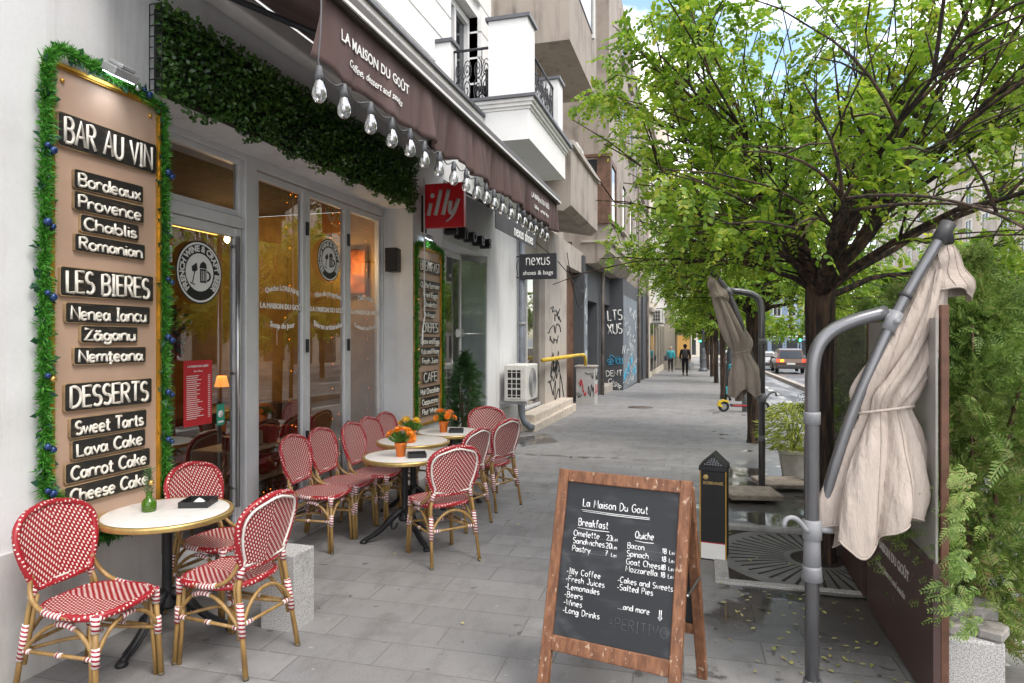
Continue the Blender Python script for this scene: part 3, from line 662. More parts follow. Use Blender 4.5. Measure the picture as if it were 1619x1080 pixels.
# ------------------------------------------------------------------ painted menu boards
m_board = simple('pinkish_board', (.44, .30, .22), .55, scale=2.5, amount=.1)
def plaque_mat():
    M = Mat('black_plaque', (.018, .016, .014), .6); p = M.geo(); f = M.noise(M.mapping(p, (1, 1, 6)), 9, 5)
    M.color(M.mix(f.smooth(.5, .8), (.013, .012, .011), (.07, .045, .025))); return M.m
m_plq = plaque_mat(); m_plqedge = simple('worn_edge', (.32, .22, .12), .7, amount=.5)
m_cream_p = simple('cream_lettering', (.72, .68, .60), .65, amount=.06, scale=20)
def roundrect(w, h, r, n=4, j=0):
    o = []
    for cx, cy, a in ((w/2-r, -h/2+r, -90), (w/2-r, h/2-r, 0), (-w/2+r, h/2-r, 90), (-w/2+r, -h/2+r, 180)):
        o += [(x+random.uniform(-j, j), y+random.uniform(-j, j)) for x, y in arc(cx, cy, r, r, a, a+90, n)]
    return o
def menu_board(lab, yc, W, z0, z1, lines, x=-3.35):
    t = thing('menu_board', lab, 'menu board', (x, yc, z0))
    MB().box(x, x+.03, yc-W/2, yc+W/2, z0, z1).build('board', m_board, t)
    fr = MB(); f = .03
    for a, b, c, d in ((yc-W/2-f, yc-W/2, z0-f, z1+f), (yc+W/2, yc+W/2+f, z0-f, z1+f)):
        fr.box(x, x+.045, a, b, c, d); fr.box(x+.045, x+.053, a+.008, b-.008, c+.008, d-.008)
    for c, d in ((z0-f, z0), (z1, z1+f)): fr.box(x, x+.045, yc-W/2, yc+W/2, c, d); fr.box(x+.045, x+.053, yc-W/2-.022, yc+W/2+.022, c+.008, d-.008)
    fr.build('gold_frame', m_gold, t)
    sc = MB()
    for sy in (-1, 1): sc.sphere((x+.034, yc+sy*(W/2-.05), z1-.06), .013, 8)
    sc.build('screw', m_gold, t)
    for s, z, w_, h, r in lines:
        big = s.isupper(); ang = random.uniform(-.012, .012)
        M = frame((x+.03, yc+random.uniform(-.006, .006), z), (0, math.cos(ang), math.sin(ang)), (0, -math.sin(ang), math.cos(ang)))
        b = MB(); b.prism(roundrect(w_, h, .012, 3, .0015), 'z', 0, .018); b.prism(roundrect(w_-.008, h-.008, .011, 3, .001), 'z', .018, .0195, 1); b.xf(M)
        pl = b.build('plaque', [m_plqedge, m_plq], t)
        q = MB(); ox = frame(M @ Vector((0, 0, .02)), M.col[1].xyz*0+Vector((0, math.cos(ang), math.sin(ang))), (0, -math.sin(ang), math.cos(ang)))
        hh = h*(.72 if big else .62); desc = 0 if big else -.1*hh
        o = M @ Vector((0, desc*.4, .021)); tx = Vector((0, math.cos(ang), math.sin(ang))); ty = Vector((0, -math.sin(ang), math.cos(ang)))
        stroke_text(q, s, o, tx, ty, hh, r, width=w_*.88, gap=.13 if big else .10, wob=.02)
        q.build('lettering', m_cream_p, pl)
    return t
L1 = [('BAR AU VIN', 2.865, .662, .185, .0092), ('Bordeaux', 2.62, .469, .108, .0074), ('Provence', 2.50, .474, .108, .0074), ('Chablis', 2.383, .396, .10, .0074), ('Romanian', 2.270, .478, .10, .0074),
      ('LES BIERES', 2.05, .626, .16, .0092), ('Nenea Iancu', 1.883, .570, .112, .0074), ('Z\u0103ganu', 1.765, .386, .10, .008), ('Nem\u021beana', 1.645, .488, .10, .008),
      ('DESSERTS', 1.42, .589, .155, .0092), ('Sweet Tarts', 1.252, .515, .112, .0074), ('Lava Cake', 1.133, .497, .108, .0074), ('Carrot Cake', 1.010, .570, .112, .0074), ('Cheese Cake', .885, .589, .112, .0074)]
menu_board('tall gold framed pinkish board of wine, beer and dessert plaques by the cafe door', 3.06, .69, .69, 3.19, L1)
L2 = [('BREAKFAST', 2.63, .68, .16, .0088), ('Quiche Lorraine', 2.40, .66, .11, .0075), ('Fried Eggs', 2.28, .52, .10, .0075), ('Omelette', 2.16, .44, .10, .0075), ('Wrap', 2.03, .36, .10, .0075),
      ('CREPES', 1.87, .54, .155, .0088), ('Bacon and Eggs', 1.70, .66, .11, .0075), ('Nuts and Honey', 1.575, .64, .105, .0075), ('Fresh Juice', 1.455, .56, .105, .0075),
      ('CAFE', 1.25, .46, .155, .0088), ('Hot Chocolate', 1.08, .66, .11, .0075), ('Cappuccino', .95, .56, .105, .0075), ('Flat White', .825, .54, .105, .0075)]
menu_board('narrow looking pinkish board of breakfast and coffee plaques behind the far table', 7.74, .72, .69, 2.83, L2)
def garland(lab, path, n, rad, baubles, x=-3.35):
    t = thing('garland', lab, 'garland', path[0]); P = [Vector(p) for p in path]
    seg = [(a, b, (b-a).length) for a, b in zip(P[:-1], P[1:])]; tot = sum(s[2] for s in seg)
    C = []; 
    for k in range(n):
        d = random.uniform(0, tot)
        for a, b, l in seg:
            if d <= l: C.append(a.lerp(b, d/l)); break
            d -= l
    C = np.array([tuple(c) for c in C]); D = rnd_dir(n); D[:, 0] = np.abs(D[:, 0])*.8; D[:, 2] += .15
    Ln = rng.uniform(.5, 1, n)*rad/2
    D /= np.linalg.norm(D, axis=1)[:, None]
    V, F = quads_from(C+D*Ln[:, None]+rng.normal(size=(n, 3))*.006, D, rnd_dir(n), Ln, np.full(n, .0042), .1); V[:, 0] = np.maximum(V[:, 0], x+.004)
    npmesh('needles', V, F, lm_tinsel, t)
    m = n//60; idx = rng.integers(0, n, m); D2 = rnd_dir(m); D2[:, 0] = np.abs(D2[:, 0])*.5
    V, F = quads_from(C[idx]+D2*rad*.75, D2, rnd_dir(m)*.6+np.array([1, -.3, .3]), rng.uniform(.022, .04, m), rng.uniform(.013, .02, m), .25); V[:, 0] = np.maximum(V[:, 0], x+.004)
    npmesh('leaves', V, F, lm_dkleaf, t)
    MB().tube(path, .007, 5).build('wire', m_black, t)
    for i, (a, b, c) in enumerate(baubles):
        MB().sphere((x+.075, a, b), random.choice((.016, .019, .022)), 10).build('bauble', c, t)
xg = -3.315
bl = []
for z in (2.75, 2.35, 1.98, 1.55, 1.18, .95):
    bl += [(2.65, z, m_navy), (2.68, z-.02, random.choice((m_silver, m_navy, m_goldb)))]
for z in (2.80, 2.12, 1.75, 1.4, 1.1): bl += [(3.46, z, m_navy), (3.49, z-.02, m_navy)]
bl += [(3.27, 3.26, m_navy), (3.31, 3.24, m_navy), (3.22, 3.25, m_silver)]
garland('bright green tinsel garland with dark leaves and baubles round the wine board', [(xg, 3.2, .60), (xg, 2.95, .62), (xg, 2.66, .95), (xg, 2.655, 2.0), (xg, 2.67, 3.2), (xg, 2.74, 3.29), (xg, 3.1, 3.27), (xg, 3.45, 3.2), (xg, 3.46, 2.0), (xg, 3.46, .75)], 12500, .072, bl)
bl = [(7.33, z, m_goldb) for z in (1.2, 1.6, 2.2)]+[(8.16, z, m_goldb) for z in (.7, 1.4)]
garland('darker green tinsel garland round the breakfast board by the pillar', [(xg, 7.34, .66), (xg, 7.33, 2.86), (xg, 7.75, 2.91), (xg, 8.15, 2.86), (xg, 8.16, .68)], 7500, .072, bl)
def floodlight(lab, x, y, z, e, s=1.0):
    t = thing('floodlight', lab, 'lamp', (x, y, z))
    M = Matrix.Translation((x+.12*s, y, z)) @ Matrix.Rotation(R(28), 4, 'Y') @ Matrix.Scale(s, 4)
    b = MB().box(-.05, .06, -.085, .085, -.02, .03); b.box(-.055, .055, -.05, .05, .03, .055); b.xf(M); b.build('housing', simple('grey_cast_housing', (.42, .43, .44), .5, .3), t, bev=.006)
    b = MB().box(-.04, .05, -.07, .07, -.026, -.0205); b.xf(M); b.build('lens', emit('floodlight_lens', (.75, .88, 1), 3.5), t)
    MB().tube([(x, y, z+.02), (x+.06*s, y, z+.02), (x+.1*s, y, z+.01)], .014, 6).build('bracket', m_steel, t)
    l = bpy.data.lights.new('lamp_light', 'SPOT'); l.energy = e; l.spot_size = R(120); l.spot_blend = .8; l.color = (.85, .93, 1); l.shadow_soft_size = .06
    o = bpy.data.objects.new('lamp_light', l); link(o); o.parent = t; o.location = (.14*s, 0, -.045); o.rotation_euler = (0, R(20), 0)
floodlight('grey floodlight lit above the wine board garland', -3.35, 3.05, 3.27, 1.6)
floodlight('small lit spotlight above the breakfast board', -3.35, 7.62, 2.98, 1, .7)
# ------------------------------------------------------------------ awning
def fabric():
    M = Mat('brown_canvas', (.085, .05, .047), .85); p = M.geo(); f = M.noise(p, 260, 2); g = M.noise(M.mapping(p, (1, 3, .4)), 2.2, 5)
    c = M.mix(g.smooth(.35, .7), (.074, .042, .039), (.108, .068, .064)); c = M.mix(f*.2, c, (.17, .12, .11)); M.color(c); M.bump(f, .15, .002); return M.m
m_fab = fabric()
aw = thing('awning', 'brown canvas awning lettered in white over the cafe tables', 'awning', (-3.35, 5.5, 4.2))
MB().box(-3.35, -3.19, 2.75, 8.25, 4.09, 4.26).build('cassette', m_trim, aw, bev=.03, seg=3)
XV = -1.78; Y0, Y1 = 2.86, 8.2
MB().add([(-3.2, Y0, 4.27), (-3.2, Y1, 4.27), (XV, Y1, 3.50), (XV, Y0, 3.50)], [(0, 1, 2, 3)]).build('canopy', m_fab, aw)
mb = MB(); mb.box(XV-.05, XV+.045, Y0-.03, Y1+.03, 3.42, 3.515); mb.build('front_bar', simple('bronze_bar', (.075, .06, .055), .45, .3), aw, bev=.012, seg=2)
MB().box(XV+.046, XV+.058, Y0-.03, Y1+.03, 3.43, 3.45).build('front_bar_lip', m_trim, aw)
ny, nz = 260, 10
def valx(y, k):
    sag = .045*k*(math.sin(y*11)*.5+math.sin(y*23+1)*.35+math.sin(y*5.3)*.5+.4*math.sin(y*37))*(.35+.65*min(1, abs(y-3.35)/.8))*(1 if y < 6.6 else .7)
    e = max(0, (3.02-y)/.16); return XV+.005+sag*(.6 if 3.0 < y < 3.8 else 1)-e*e*.05*k
V = []; F = []
for i in range(ny+1):
    y = Y0+(Y1-Y0)*i/ny
    for j in range(nz+1):
        k = j/nz; lift = .07*max(0, (3.0-y)/.14)*k; V.append((valx(y, k), y+.03*k*math.sin(y*17), 3.43-(.37+.01*math.sin(y*9)-lift)*k))
for i in range(ny):
    for j in range(nz): a = i*(nz+1)+j; F.append((a, a+1, a+nz+2, a+nz+1))
vo = npmesh('valance', V, F, m_fab, aw); vo.data.polygons.foreach_set('use_smooth', [True]*len(F))
sm = vo.modifiers.new('thick', 'SOLIDIFY'); sm.thickness = .003
mb = MB()
def onval(v): return v
for yc, wd, sz in ((3.40, .80, .115), (7.32, .80, .115)):
    for s, zz, ww, bold, shear in (('LA MAISON DU GOÛT', 3.285, wd, .0018, 0), ('Coffee, dessert and snacks', 3.175, wd*.80, .0008, .28)):
        vs, fs = text_geo(s, .105 if bold > .001 else .1, bold, .0006, 1.0, shear); vs = fit_width(vs, ww)
        mb.add([(valx(yc+v[0], max(0, (3.43-(zz+v[1]))/.37))+.008+v[2], yc+v[0]+.0, zz+v[1]) for v in vs], fs)
        mb.build('lettering', m_wtext, aw); mb = MB()
for y in (3.6, 7.45):
    mb = MB(); mb.box(-3.2, -3.12, y-.03, y+.03, 4.02, 4.12); mb.tube([(-3.15, y, 4.05), (-2.4, y+.35, 3.74), (XV-.02, y, 3.47)], .022, 8); mb.build('arm', m_dkmetal, aw)
mb = MB(); mb.tube([(-2.95, 6.75, 3.5), (-2.95, 6.76, 2.02), (-2.93, 6.72, 1.98), (-2.88, 6.55, 1.82), (-2.88, 6.55, 1.66)], .009, 6); 
cr_ = mb.build('crank_rod', m_trim, aw)
# ------------------------------------------------------------------ festoon bulbs
fs_ = thing('string_lights', 'string of clear glass bulbs hanging along the awning edge', 'string lights', (XV, 2.8, 3.05))
ys = [2.79+i*.251+random.uniform(-.03, .03) for i in range(20)]; XB = XV+.02
pts = [(XB-.02, 2.84, 3.40), (XB, 2.80, 3.2)]
for i, y in enumerate(ys):
    pts.append((XB, y, 3.035))
    if i < 19: pts.append((XB+random.uniform(-.01, .01), (y+ys[i+1])/2, 2.99+random.uniform(-.015, .02)))
MB().tube(catmull(pts, 4), .0045, 5).build('cord', simple('grey_cord', (.1, .1, .105), .6), fs_)
def bulb_glass():
    m = bpy.data.materials.new('clear_bulb'); m.use_nodes = True; t = m.node_tree; t.nodes.clear(); o = t.nodes.new('ShaderNodeOutputMaterial'); a = t.nodes.new('ShaderNodeMixShader')
    tr = t.nodes.new('ShaderNodeBsdfTransparent'); tr.inputs[0].default_value = (.86, .87, .88, 1); g = t.nodes.new('ShaderNodeBsdfGlossy'); g.inputs['Roughness'].default_value = .04; lw = t.nodes.new('ShaderNodeLayerWeight'); lw.inputs[0].default_value = .42
    f = S(t, lw.outputs['Facing'])*.70+.24; t.links.new(f.o, a.inputs[0]); t.links.new(tr.outputs[0], a.inputs[1]); t.links.new(g.outputs[0], a.inputs[2]); t.links.new(a.outputs[0], o.inputs[0]); return m
m_bulb = bulb_glass(); m_sock = simple('grey_socket', (.085, .09, .10), .5); m_fil = simple('filament_stem', (.75, .72, .66), .4)
bp = sp = fp = None
for i, y in enumerate(ys):
    z = 3.03
    if bp is None:
        bp = MB().lathe([(.002, -.165), (.018, -.160), (.030, -.146), (.0355, -.125), (.034, -.105), (.026, -.08), (.0185, -.062), (.0175, -.05)], (XB, y, z), 18).build('bulb', m_bulb, fs_)
        sp = MB().lathe([(.019, -.06), (.0195, -.03), (.016, -.015), (.013, .012), (.005, .015)], (XB, y, z), 12).build('socket', m_sock, bp)
        fp = MB().lathe([(.003, -.055), (.006, -.085), (.004, -.1), (.012, -.115), (.002, -.13)], (XB, y, z), 8).build('filament', m_fil, bp); y0 = y
    else:
        b = bp.copy(); link(b); b.location = (random.uniform(-.004, .004), y-y0, random.uniform(-.006, .006))
        for q in (sp, fp): c = q.copy(); link(c); c.parent = b
# ------------------------------------------------------------------ hanging signs, speaker
t = thing('hanging_sign', 'square red cafe sign with white italic lettering behind the bulbs', 'sign', (-3.35, 7.6, 3.1))
MB().box(-3.33, -2.80, 7.60, 7.68, 3.10, 3.64).build('sign_box', simple('red_sign', (.62, .012, .02), .35, amount=.06), t, bev=.006)
mb = MB(); o = Vector((-3.065, 7.597, 3.37)); pl = lambda a, b: o+Vector((a, 0, b))
for pts in ([(-.20, -.12), (-.165, .03)], [(-.105, -.12), (-.03, .19)], [(-.005, -.12), (.07, .19)], [(.095, .05), (.085, -.06), (.10, -.10), (.14, -.08), (.19, .05)], [(.20, .07), (.15, -.08), (.10, -.16), (.03, -.205)]):
    q = catmull([pl(*p) for p in pts], 4); rr = [.026]*len(q)
    if pts[-1][1] < -.2: rr = [.026-.018*i/(len(q)-1) for i in range(len(q))]
    k0 = len(mb.v); mb.tube(q, rr, 8)
    for i in range(k0, len(mb.v)): mb.v[i] = (mb.v[i][0], 7.597+(mb.v[i][1]-7.597)*.12, mb.v[i][2])
k0 = len(mb.v); mb.sphere(pl(-.145, .125), .031, 10)
for i in range(k0, len(mb.v)): mb.v[i] = (mb.v[i][0], 7.597+(mb.v[i][1]-7.597)*.12, mb.v[i][2])
mb.build('lettering', m_gtext, t)
mb = MB(); mb.box(-3.352, -3.33, 7.58, 7.7, 3.05, 3.5); mb.tube([(-3.34, 7.64, 3.2), (-3.3, 7.64, 3.2)], .012, 6); mb.build('bracket', m_black, t)
t = thing('hanging_sign', 'dark rectangular shoe shop sign with white lettering beyond the awning', 'sign', (-3.35, 11.9, 2.8))
MB().box(-3.28, -2.58, 11.9, 11.98, 2.82, 3.29).build('sign_box', simple('charcoal_sign', (.03, .03, .036), .4), t, bev=.004)
mb = MB(); put_text(mb, 'shoes & bags', (-2.93, 11.896, 2.935), (1, 0, 0), ZU, .12, .57, .001, .001); mb.build('lettering', m_wtext, t); mb = MB()
stroke_text(mb, 'nexus', (-2.93, 11.895, 3.19), (1, 0, 0), ZU, .22, .0095, width=.44, gap=.2)
mb.build('lettering', m_wtext, t)
mb = MB()
for z in (2.86, 3.25): mb.tube([(-3.38, 11.94, z), (-3.28, 11.94, z)], .012, 6)
mb.tube(bez((-3.3, 11.94, 3.2), (-3.4, 11.9, 3.05), (-3.27, 11.9, 2.95), (-3.35, 11.94, 2.88)), .005, 5); mb.build('bracket', m_black, t)
t = thing('wall_speaker', 'small black loudspeaker bracketed to the white pillar beside the windows', 'speaker', (-3.5, 7.2, 2.3))
MB().prism([(-3.60, 7.08), (-3.44, 7.08), (-3.46, 7.24), (-3.58, 7.24)], 'z', 2.52, 2.80).build('cabinet', m_black, t, bev=.01)
MB().tube([(-3.6, 7.2, 2.66), (-3.7, 7.3, 2.66), (-3.7, 7.33, 2.66)], .012, 6).build('bracket', m_black, t)
# ------------------------------------------------------------------ cane bistro chair
def woven():
    M = Mat('woven_cane', (.4, .02, .03), .38); uv = M.coord('UV'); u, v, _ = M.sep(uv)
    U = u.m('DIVIDE', .0215); Vv = v.m('DIVIDE', .0185) + u.abs().m('DIVIDE', .0215)*.62
    row = Vv.floor(); sh = row.m('MODULO', 2.0).abs()*.5; fx = (U+sh).fract(); fy = Vv.fract()
    mask = (fx-.5).abs().lt(.20)*(fy-.5).abs().lt(.32)
    n = M.noise(M.coord(), 30, 2); red = M.mix(n, (.24, .008, .015), (.32, .012, .022))
    M.color(M.mix(mask, red, (.74, .68, .62))); M.bump(((fy-.5).abs()*-1.0)+(fx-.5).abs()*-.5, .6, .004); return M.m
def striped(name, per, duty, a, b, slant=.0):
    M = Mat(name, a, .4); u, v, _ = M.sep(M.coord('UV')); f = (v.m('DIVIDE', per)+u*slant).fract(); M.color(M.mix(f.lt(duty), a, b)); M.bump((f-.5).abs()*-1.0, .4, .003); return M.m
def flecked():
    M = Mat('red_rim', (.36, .015, .025), .35); u, v, _ = M.sep(M.coord('UV')); a = (v.m('DIVIDE', .022)).fract().lt(.36); b = (u*3.0+v.m('DIVIDE', .044).floor()*.25).fract().lt(.3)
    M.color(M.mix(a*b, (.31, .012, .02), (.7, .62, .56))); f = v.m('DIVIDE', .011).fract(); M.bump((f-.5).abs()*-1.0, .3, .002); return M.m
def bamboo():
    M = Mat('bamboo_tube', (.40, .25, .09), .42); p = M.coord(); f = M.noise(M.mapping(p, (1, 1, .3)), 26, 4); M.color(M.mix(f.smooth(.35, .7), (.36, .22, .075), (.23, .13, .042))); return M.m
m_wov = woven(); m_wrap = striped('striped_wrapping', .021, .55, (.30, .012, .03), (.74, .68, .64), 1.0); m_rim = flecked(); m_bam = bamboo(); m_pipe = simple('white_piping', (.72, .68, .64), .5, amount=.05); m_cap = simple('dark_foot', (.1, .08, .05), .6)
def backw(t):
    if t < .62: return .150+.066*math.sin(t/.62*math.pi/2)
    return .216*max(0, 1-((t-.62)/.38)**2.5)**.5
Z0b, Hb = .535, .375
def bp_(x, z): return Vector((x, -.20-(z-.48)*.22+.55*x*x, z))
def make_chair():
    T = thing('bistro_chair', 'x', 'chair')
    # seat
    out = []
    for i in range(36):
        a = 2*math.pi*i/36; c, s = math.cos(a), math.sin(a); e = .62
        x = abs(c)**e*math.copysign(1, c); y = abs(s)**e*math.copysign(1, s); out.append((x*(.205+.012*y), y*.205+.01))
    b = MB(); V = []; U = []; F = []; ks = (.0, .35, .7, 1.0)
    for k in ks[1:]:
        for x, y in out: V.append((x*k, y*k, .452+.010*k*k))
    n = 36; c = len(V); V.append((0, .0, .451))
    uvf = lambda f: [(V[i][0], -V[i][1]) for i in f]
    for i in range(n):
        j = (i+1) % n; F.append((c, i, j))
        for r in range(2): F.append((r*n+i, (r+1)*n+i, (r+1)*n+j, r*n+j))
    b.add(V, F, [uvf(f) for f in F], 0, True)
    b.add([(x, y, .430) for x, y in out], [tuple(range(n))[::-1]], [[(x, -y) for x, y in out][::-1]], 0)
    seat = b.build('seat', [m_wov], T, True)
    MB().tube([(x*1.0, y, .446) for x, y in out], .0185, 8, closed=True).build('seat_rim', m_rim, seat, True)
    # backrest
    b = MB(); nz_, nx_ = 18, 12
    for side, d, m in ((1, .006, 0), (-1, -.008, 0)):
        V = []; U = []
        for i in range(nz_+1):
            t_ = i/nz_*.985; wv = backw(t_)
            for j in range(nx_+1):
                x = (j/nx_*2-1)*wv; p = bp_(x, Z0b+t_*Hb); V.append((p.x, p.y+d, p.z)); U.append((x, p.z*side))
        F = []
        for i in range(nz_):
            for j in range(nx_): a = i*(nx_+1)+j; f = (a, a+1, a+nx_+2, a+nx_+1); F.append(f[::-1] if side > 0 else f)
        b.add(V, F, [[U[q] for q in f] for f in F], 0, True)
    back = b.build('backrest', [m_wov], T, True)
    rim = [bp_(-backw(i/20*.995), Z0b+i/20*.995*Hb) for i in range(20)]+[bp_(s*backw(.995), Z0b+.995*Hb) for s in (-.9, -.45, 0, .45, .9)]+[bp_(backw(i/20*.995), Z0b+i/20*.995*Hb) for i in range(19, -1, -1)]
    b = MB(); b.tube(rim, .0175, 8, closed=False); b.tube([rim[0], bp_(-.08, Z0b-.004), bp_(.08, Z0b-.004), rim[-1]], .014, 8); b.build('back_rim', m_rim, back, True)
    cz = Z0b+Hb*.52; pp = [Vector((p.x*.9, p.y-.016, cz+(p.z-cz)*.9)) for p in rim]
    MB().tube(catmull(pp[::2], 3, True), .0075, 6, closed=True).build('back_piping', m_pipe, back, True)
    lr = .0125
    for s in (-1, 1):
        # rear leg continues up to the backrest
        a0, a1, a2 = Vector((s*.205, -.275, .0)), Vector((s*.180, -.205, .45)), bp_(s*.155, Z0b+.02)
        l = MB().tube([a0, a0.lerp(a1, .5), a1, a2], [.0145, lr, lr, lr], 8).tube([a0.lerp(a1, .42)+Vector((-s*.004, .026, 0)), a1+Vector((-s*.004, .028, 0)), a2+Vector((0, .02, -.04))], .010, 7)
        l.tube([a0+Vector((0, 0, -.001)), a0.lerp(a1, .03)], .0155, 8, m=1)
        L = l.build('leg', [m_bam, m_cap], T, True)
        q = MB().tube([a0.lerp(a1, .46), a0.lerp(a1, .84)], .0185, 8).tube([a1.lerp(a2, .42), a1.lerp(a2, 1.0)], .018, 8); q.build('cane_wrapping', m_wrap, L, True)
        f0, f1 = Vector((s*.200, .205, 0)), Vector((s*.182, .185, .44))
        l = MB().tube([f0, f1], [.0145, lr], 8).tube([f0+Vector((-s*.005, -.028, 0)), f1+Vector((-s*.004, -.028, -.03))], .0115, 7)
        l.tube([f0+Vector((0, 0, -.001)), f0.lerp(f1, .03)], .0155, 8, m=1)
        L = l.build('leg', [m_bam, m_cap], T, True)
        q = MB().tube([f0.lerp(f1, .50), f0.lerp(f1, .70)], .0185, 8).tube([f0.lerp(f1, .86), f0.lerp(f1, 1.04)], .0195, 8)
        q.tube([f1+Vector((0, -.005, .005)), f1+Vector((s*.012, -.09, .008))], .0165, 8).tube([f1+Vector((-s*.01, .005, .0)), f1+Vector((-s*.07, .016, .003))], .016, 8); q.build('cane_wrapping', m_wrap, L, True)
        # curved brace from back to seat side
        br = bez(a2+Vector((s*.012, 0, .05)), Vector((s*.205, -.20, .50)), Vector((s*.215, -.13, .435)), Vector((s*.213, .08, .447)), n=12)
        B_ = MB().tube(br, .0115, 8).build('brace', m_bam, T, True); MB().tube(br[8:12], .0155, 8).build('cane_wrapping', m_wrap, B_, True)
        # side arch and side rail
        am = bez(f0.lerp(f1, .56), Vector((s*.19, .10, .45)), Vector((s*.19, -.06, .47)), a0.lerp(a1, .50), n=12)
        b = MB().tube(am, .0105, 8).tube([f0.lerp(f1, .58), a0.lerp(a1, .56)], .0095, 8); A_ = b.build('side_stretcher', m_bam, T, True)
        q = MB().tube(am[4:8], .0145, 8); 
        for t0, t1 in ((.02, .12), (.45, .52), (.88, .98)): u0, u1 = f0.lerp(f1, .58), a0.lerp(a1, .56); q.tube([u0.lerp(u1, t0), u0.lerp(u1, t1)], .0135, 7)
        q.build('cane_wrapping', m_wrap, A_, True)
    fl, frr = Vector((-.19, .195, .25)), Vector((.19, .195, .25))
    rl, rr_ = Vector((-.192, -.24, .25)), Vector((.192, -.24, .25))
    am = bez(fl, Vector((-.12, .19, .45)), Vector((.12, .19, .45)), frr, n=12); ar = bez(rl, Vector((-.11, -.22, .46)), Vector((.11, -.22, .46)), rr_, n=12)
    b = MB().tube(am, .0105, 8).tube(ar, .0105, 8).tube(bez(fl, Vector((-.03, 0, .30)), Vector((-.03, 0, .30)), rl, n=8), .0095, 7).tube(bez(frr, Vector((.03, 0, .30)), Vector((.03, 0, .30)), rr_, n=8), .0095, 7).tube([rl+Vector((0, 0, .02)), rr_+Vector((0, 0, .02))], .0095, 7)
    C_ = b.build('cross_stretcher', m_bam, T, True)
    q = MB().tube([(-.03, 0, .287), (.03, 0, .287)], .016, 8).tube(am[5:8], .0145, 8).tube([rl.lerp(rr_, .06)+Vector((0, 0, .02)), rl.lerp(rr_, .18)+Vector((0, 0, .02))], .0135, 7).tube([rl.lerp(rr_, .82)+Vector((0, 0, .02)), rl.lerp(rr_, .94)+Vector((0, 0, .02))], .0135, 7); q.build('cane_wrapping', m_wrap, C_, True)
    return T
chair0 = make_chair(); used = []
def chair(x, y, face, label):
    """face: direction the sitter looks, degrees from +X"""
    o = chair0 if not used else copy_tree(chair0); used.append(o)
    o.location = (x, y, 0.0); o.rotation_euler = (0, 0, R(face-90)); o['label'] = label; o['group'] = 'red woven bistro chairs at the cafe'
chair(-2.90, 2.60, 2, 'red white woven bistro chair nearest the left edge, in front of the wine board')
chair(-2.50, 3.10, 176, 'red white bistro chair in front of the granite block, back to the pavement')
chair(-2.98, 3.60, -6, 'red white bistro chair behind the small marble table, in front of the cafe door')
chair(-3.09, 4.93, 3, 'red white bistro chair at the first folding window, nearest the door of the window row')
chair(-3.10, 5.36, 1, 'second red white bistro chair of the window row, close behind the first')
chair(-3.03, 5.80, 2, 'middle red white bistro chair of the window row')
chair(-3.08, 6.22, -2, 'fourth red white bistro chair of the window row, before the last window')
chair(-3.12, 6.68, 0, 'last red white bistro chair of the window row, by the speaker pillar')
chair(-2.03, 4.97, 138, 'red white bistro chair seen fully from behind at the nearest orange flower table')
chair(-2.24, 5.84, 165, 'red white bistro chair mostly hidden behind the one seen from behind')
chair(-2.16, 6.60, 158, 'red white bistro chair on the pavement side of the farthest table, back to the street')
chair(-2.45, 7.28, -82, 'red white bistro chair facing the camera at the far side of the last table')
# ------------------------------------------------------------------ tables
def marble():
    M = Mat('white_marble', (.72, .71, .68), .3); p = M.geo(); f = M.noise(p, 9, 7, .65, dist=.8); M.color(M.mix(f.smooth(.5, .75), (.76, .75, .72), (.60, .59, .57))); return M.m
m_marb = marble(); m_brass = simple('brass_band', (.56, .40, .15), .34, .7, amount=.15, scale=20); m_iron = simple('cast_iron', (.022, .022, .024), .5, .4)
def make_table():
    T = thing('bistro_table', 'x', 'table'); r = .355
    MB().lathe([(.01, .705), (r-.01, .705), (r-.008, .732), (r-.03, .737), (.001, .737)], (0, 0, 0), 48).build('table_top', m_marb, T, True)
    MB().lathe([(r-.012, .700), (r, .702), (r+.006, .708), (r+.003, .715), (r+.007, .722), (r+.003, .733), (r-.008, .7375), (r-.012, .7345)], (0, 0, 0), 48).build('brass_rim', m_brass, T, True)
    MB().lathe([(.05, .18), (.055, .2), (.034, .24), (.028, .3), (.027, .6), (.034, .64), (.06, .67), (.16, .695), (.16, .704)], (0, 0, 0), 16).build('column', m_iron, T, True)
    for k in range(3):
        a = R(120*k+35); d = Vector((math.cos(a), math.sin(a), 0)); z = Vector((0, 0, 1))
        p = bez(d*.02+z*.27, d*.12+z*.23, d*.17+z*.10, d*.25+z*.06, d*.30+z*.055, d*.34+z*.02, n=14)
        b = MB().tube(p, [.03]*5+[.024]*5+[.02]*5, 8); s_ = d.cross(z)
        for sg in (-1, 1): b.tube([q+s_*sg*.022+z*.002 for q in p[1:13]], .008, 6)
        b.lathe([(.03, -.0), (.034, .012), (.02, .03), (.001, .034)], d*.345, 10); b.tube(bez(d*.1+z*.2, d*.14+z*.08, d*.08+z*.09, d*.06+z*.16), .009, 6)
        b.build('foot', m_iron, T, True)
    return T
table0 = make_table(); ut = []
def table(x, y, rz, lab):
    o = table0 if not ut else copy_tree(table0); ut.append(o); o.location = (x, y, 0); o.rotation_euler = (0, 0, rz); o['label'] = lab; o['group'] = 'marble bistro tables outside the cafe'
table(-3.0, 3.16, 0, 'round marble bistro table with the green bud vase, by the wine board')
table(-2.46, 5.22, .9, 'round marble bistro table nearest of the three orange flower tables')
table(-2.74, 6.0, .3, 'middle marble bistro table partly hidden behind the nearest flower table')
table(-2.62, 6.68, 1.4, 'farthest marble bistro table before the breakfast board')
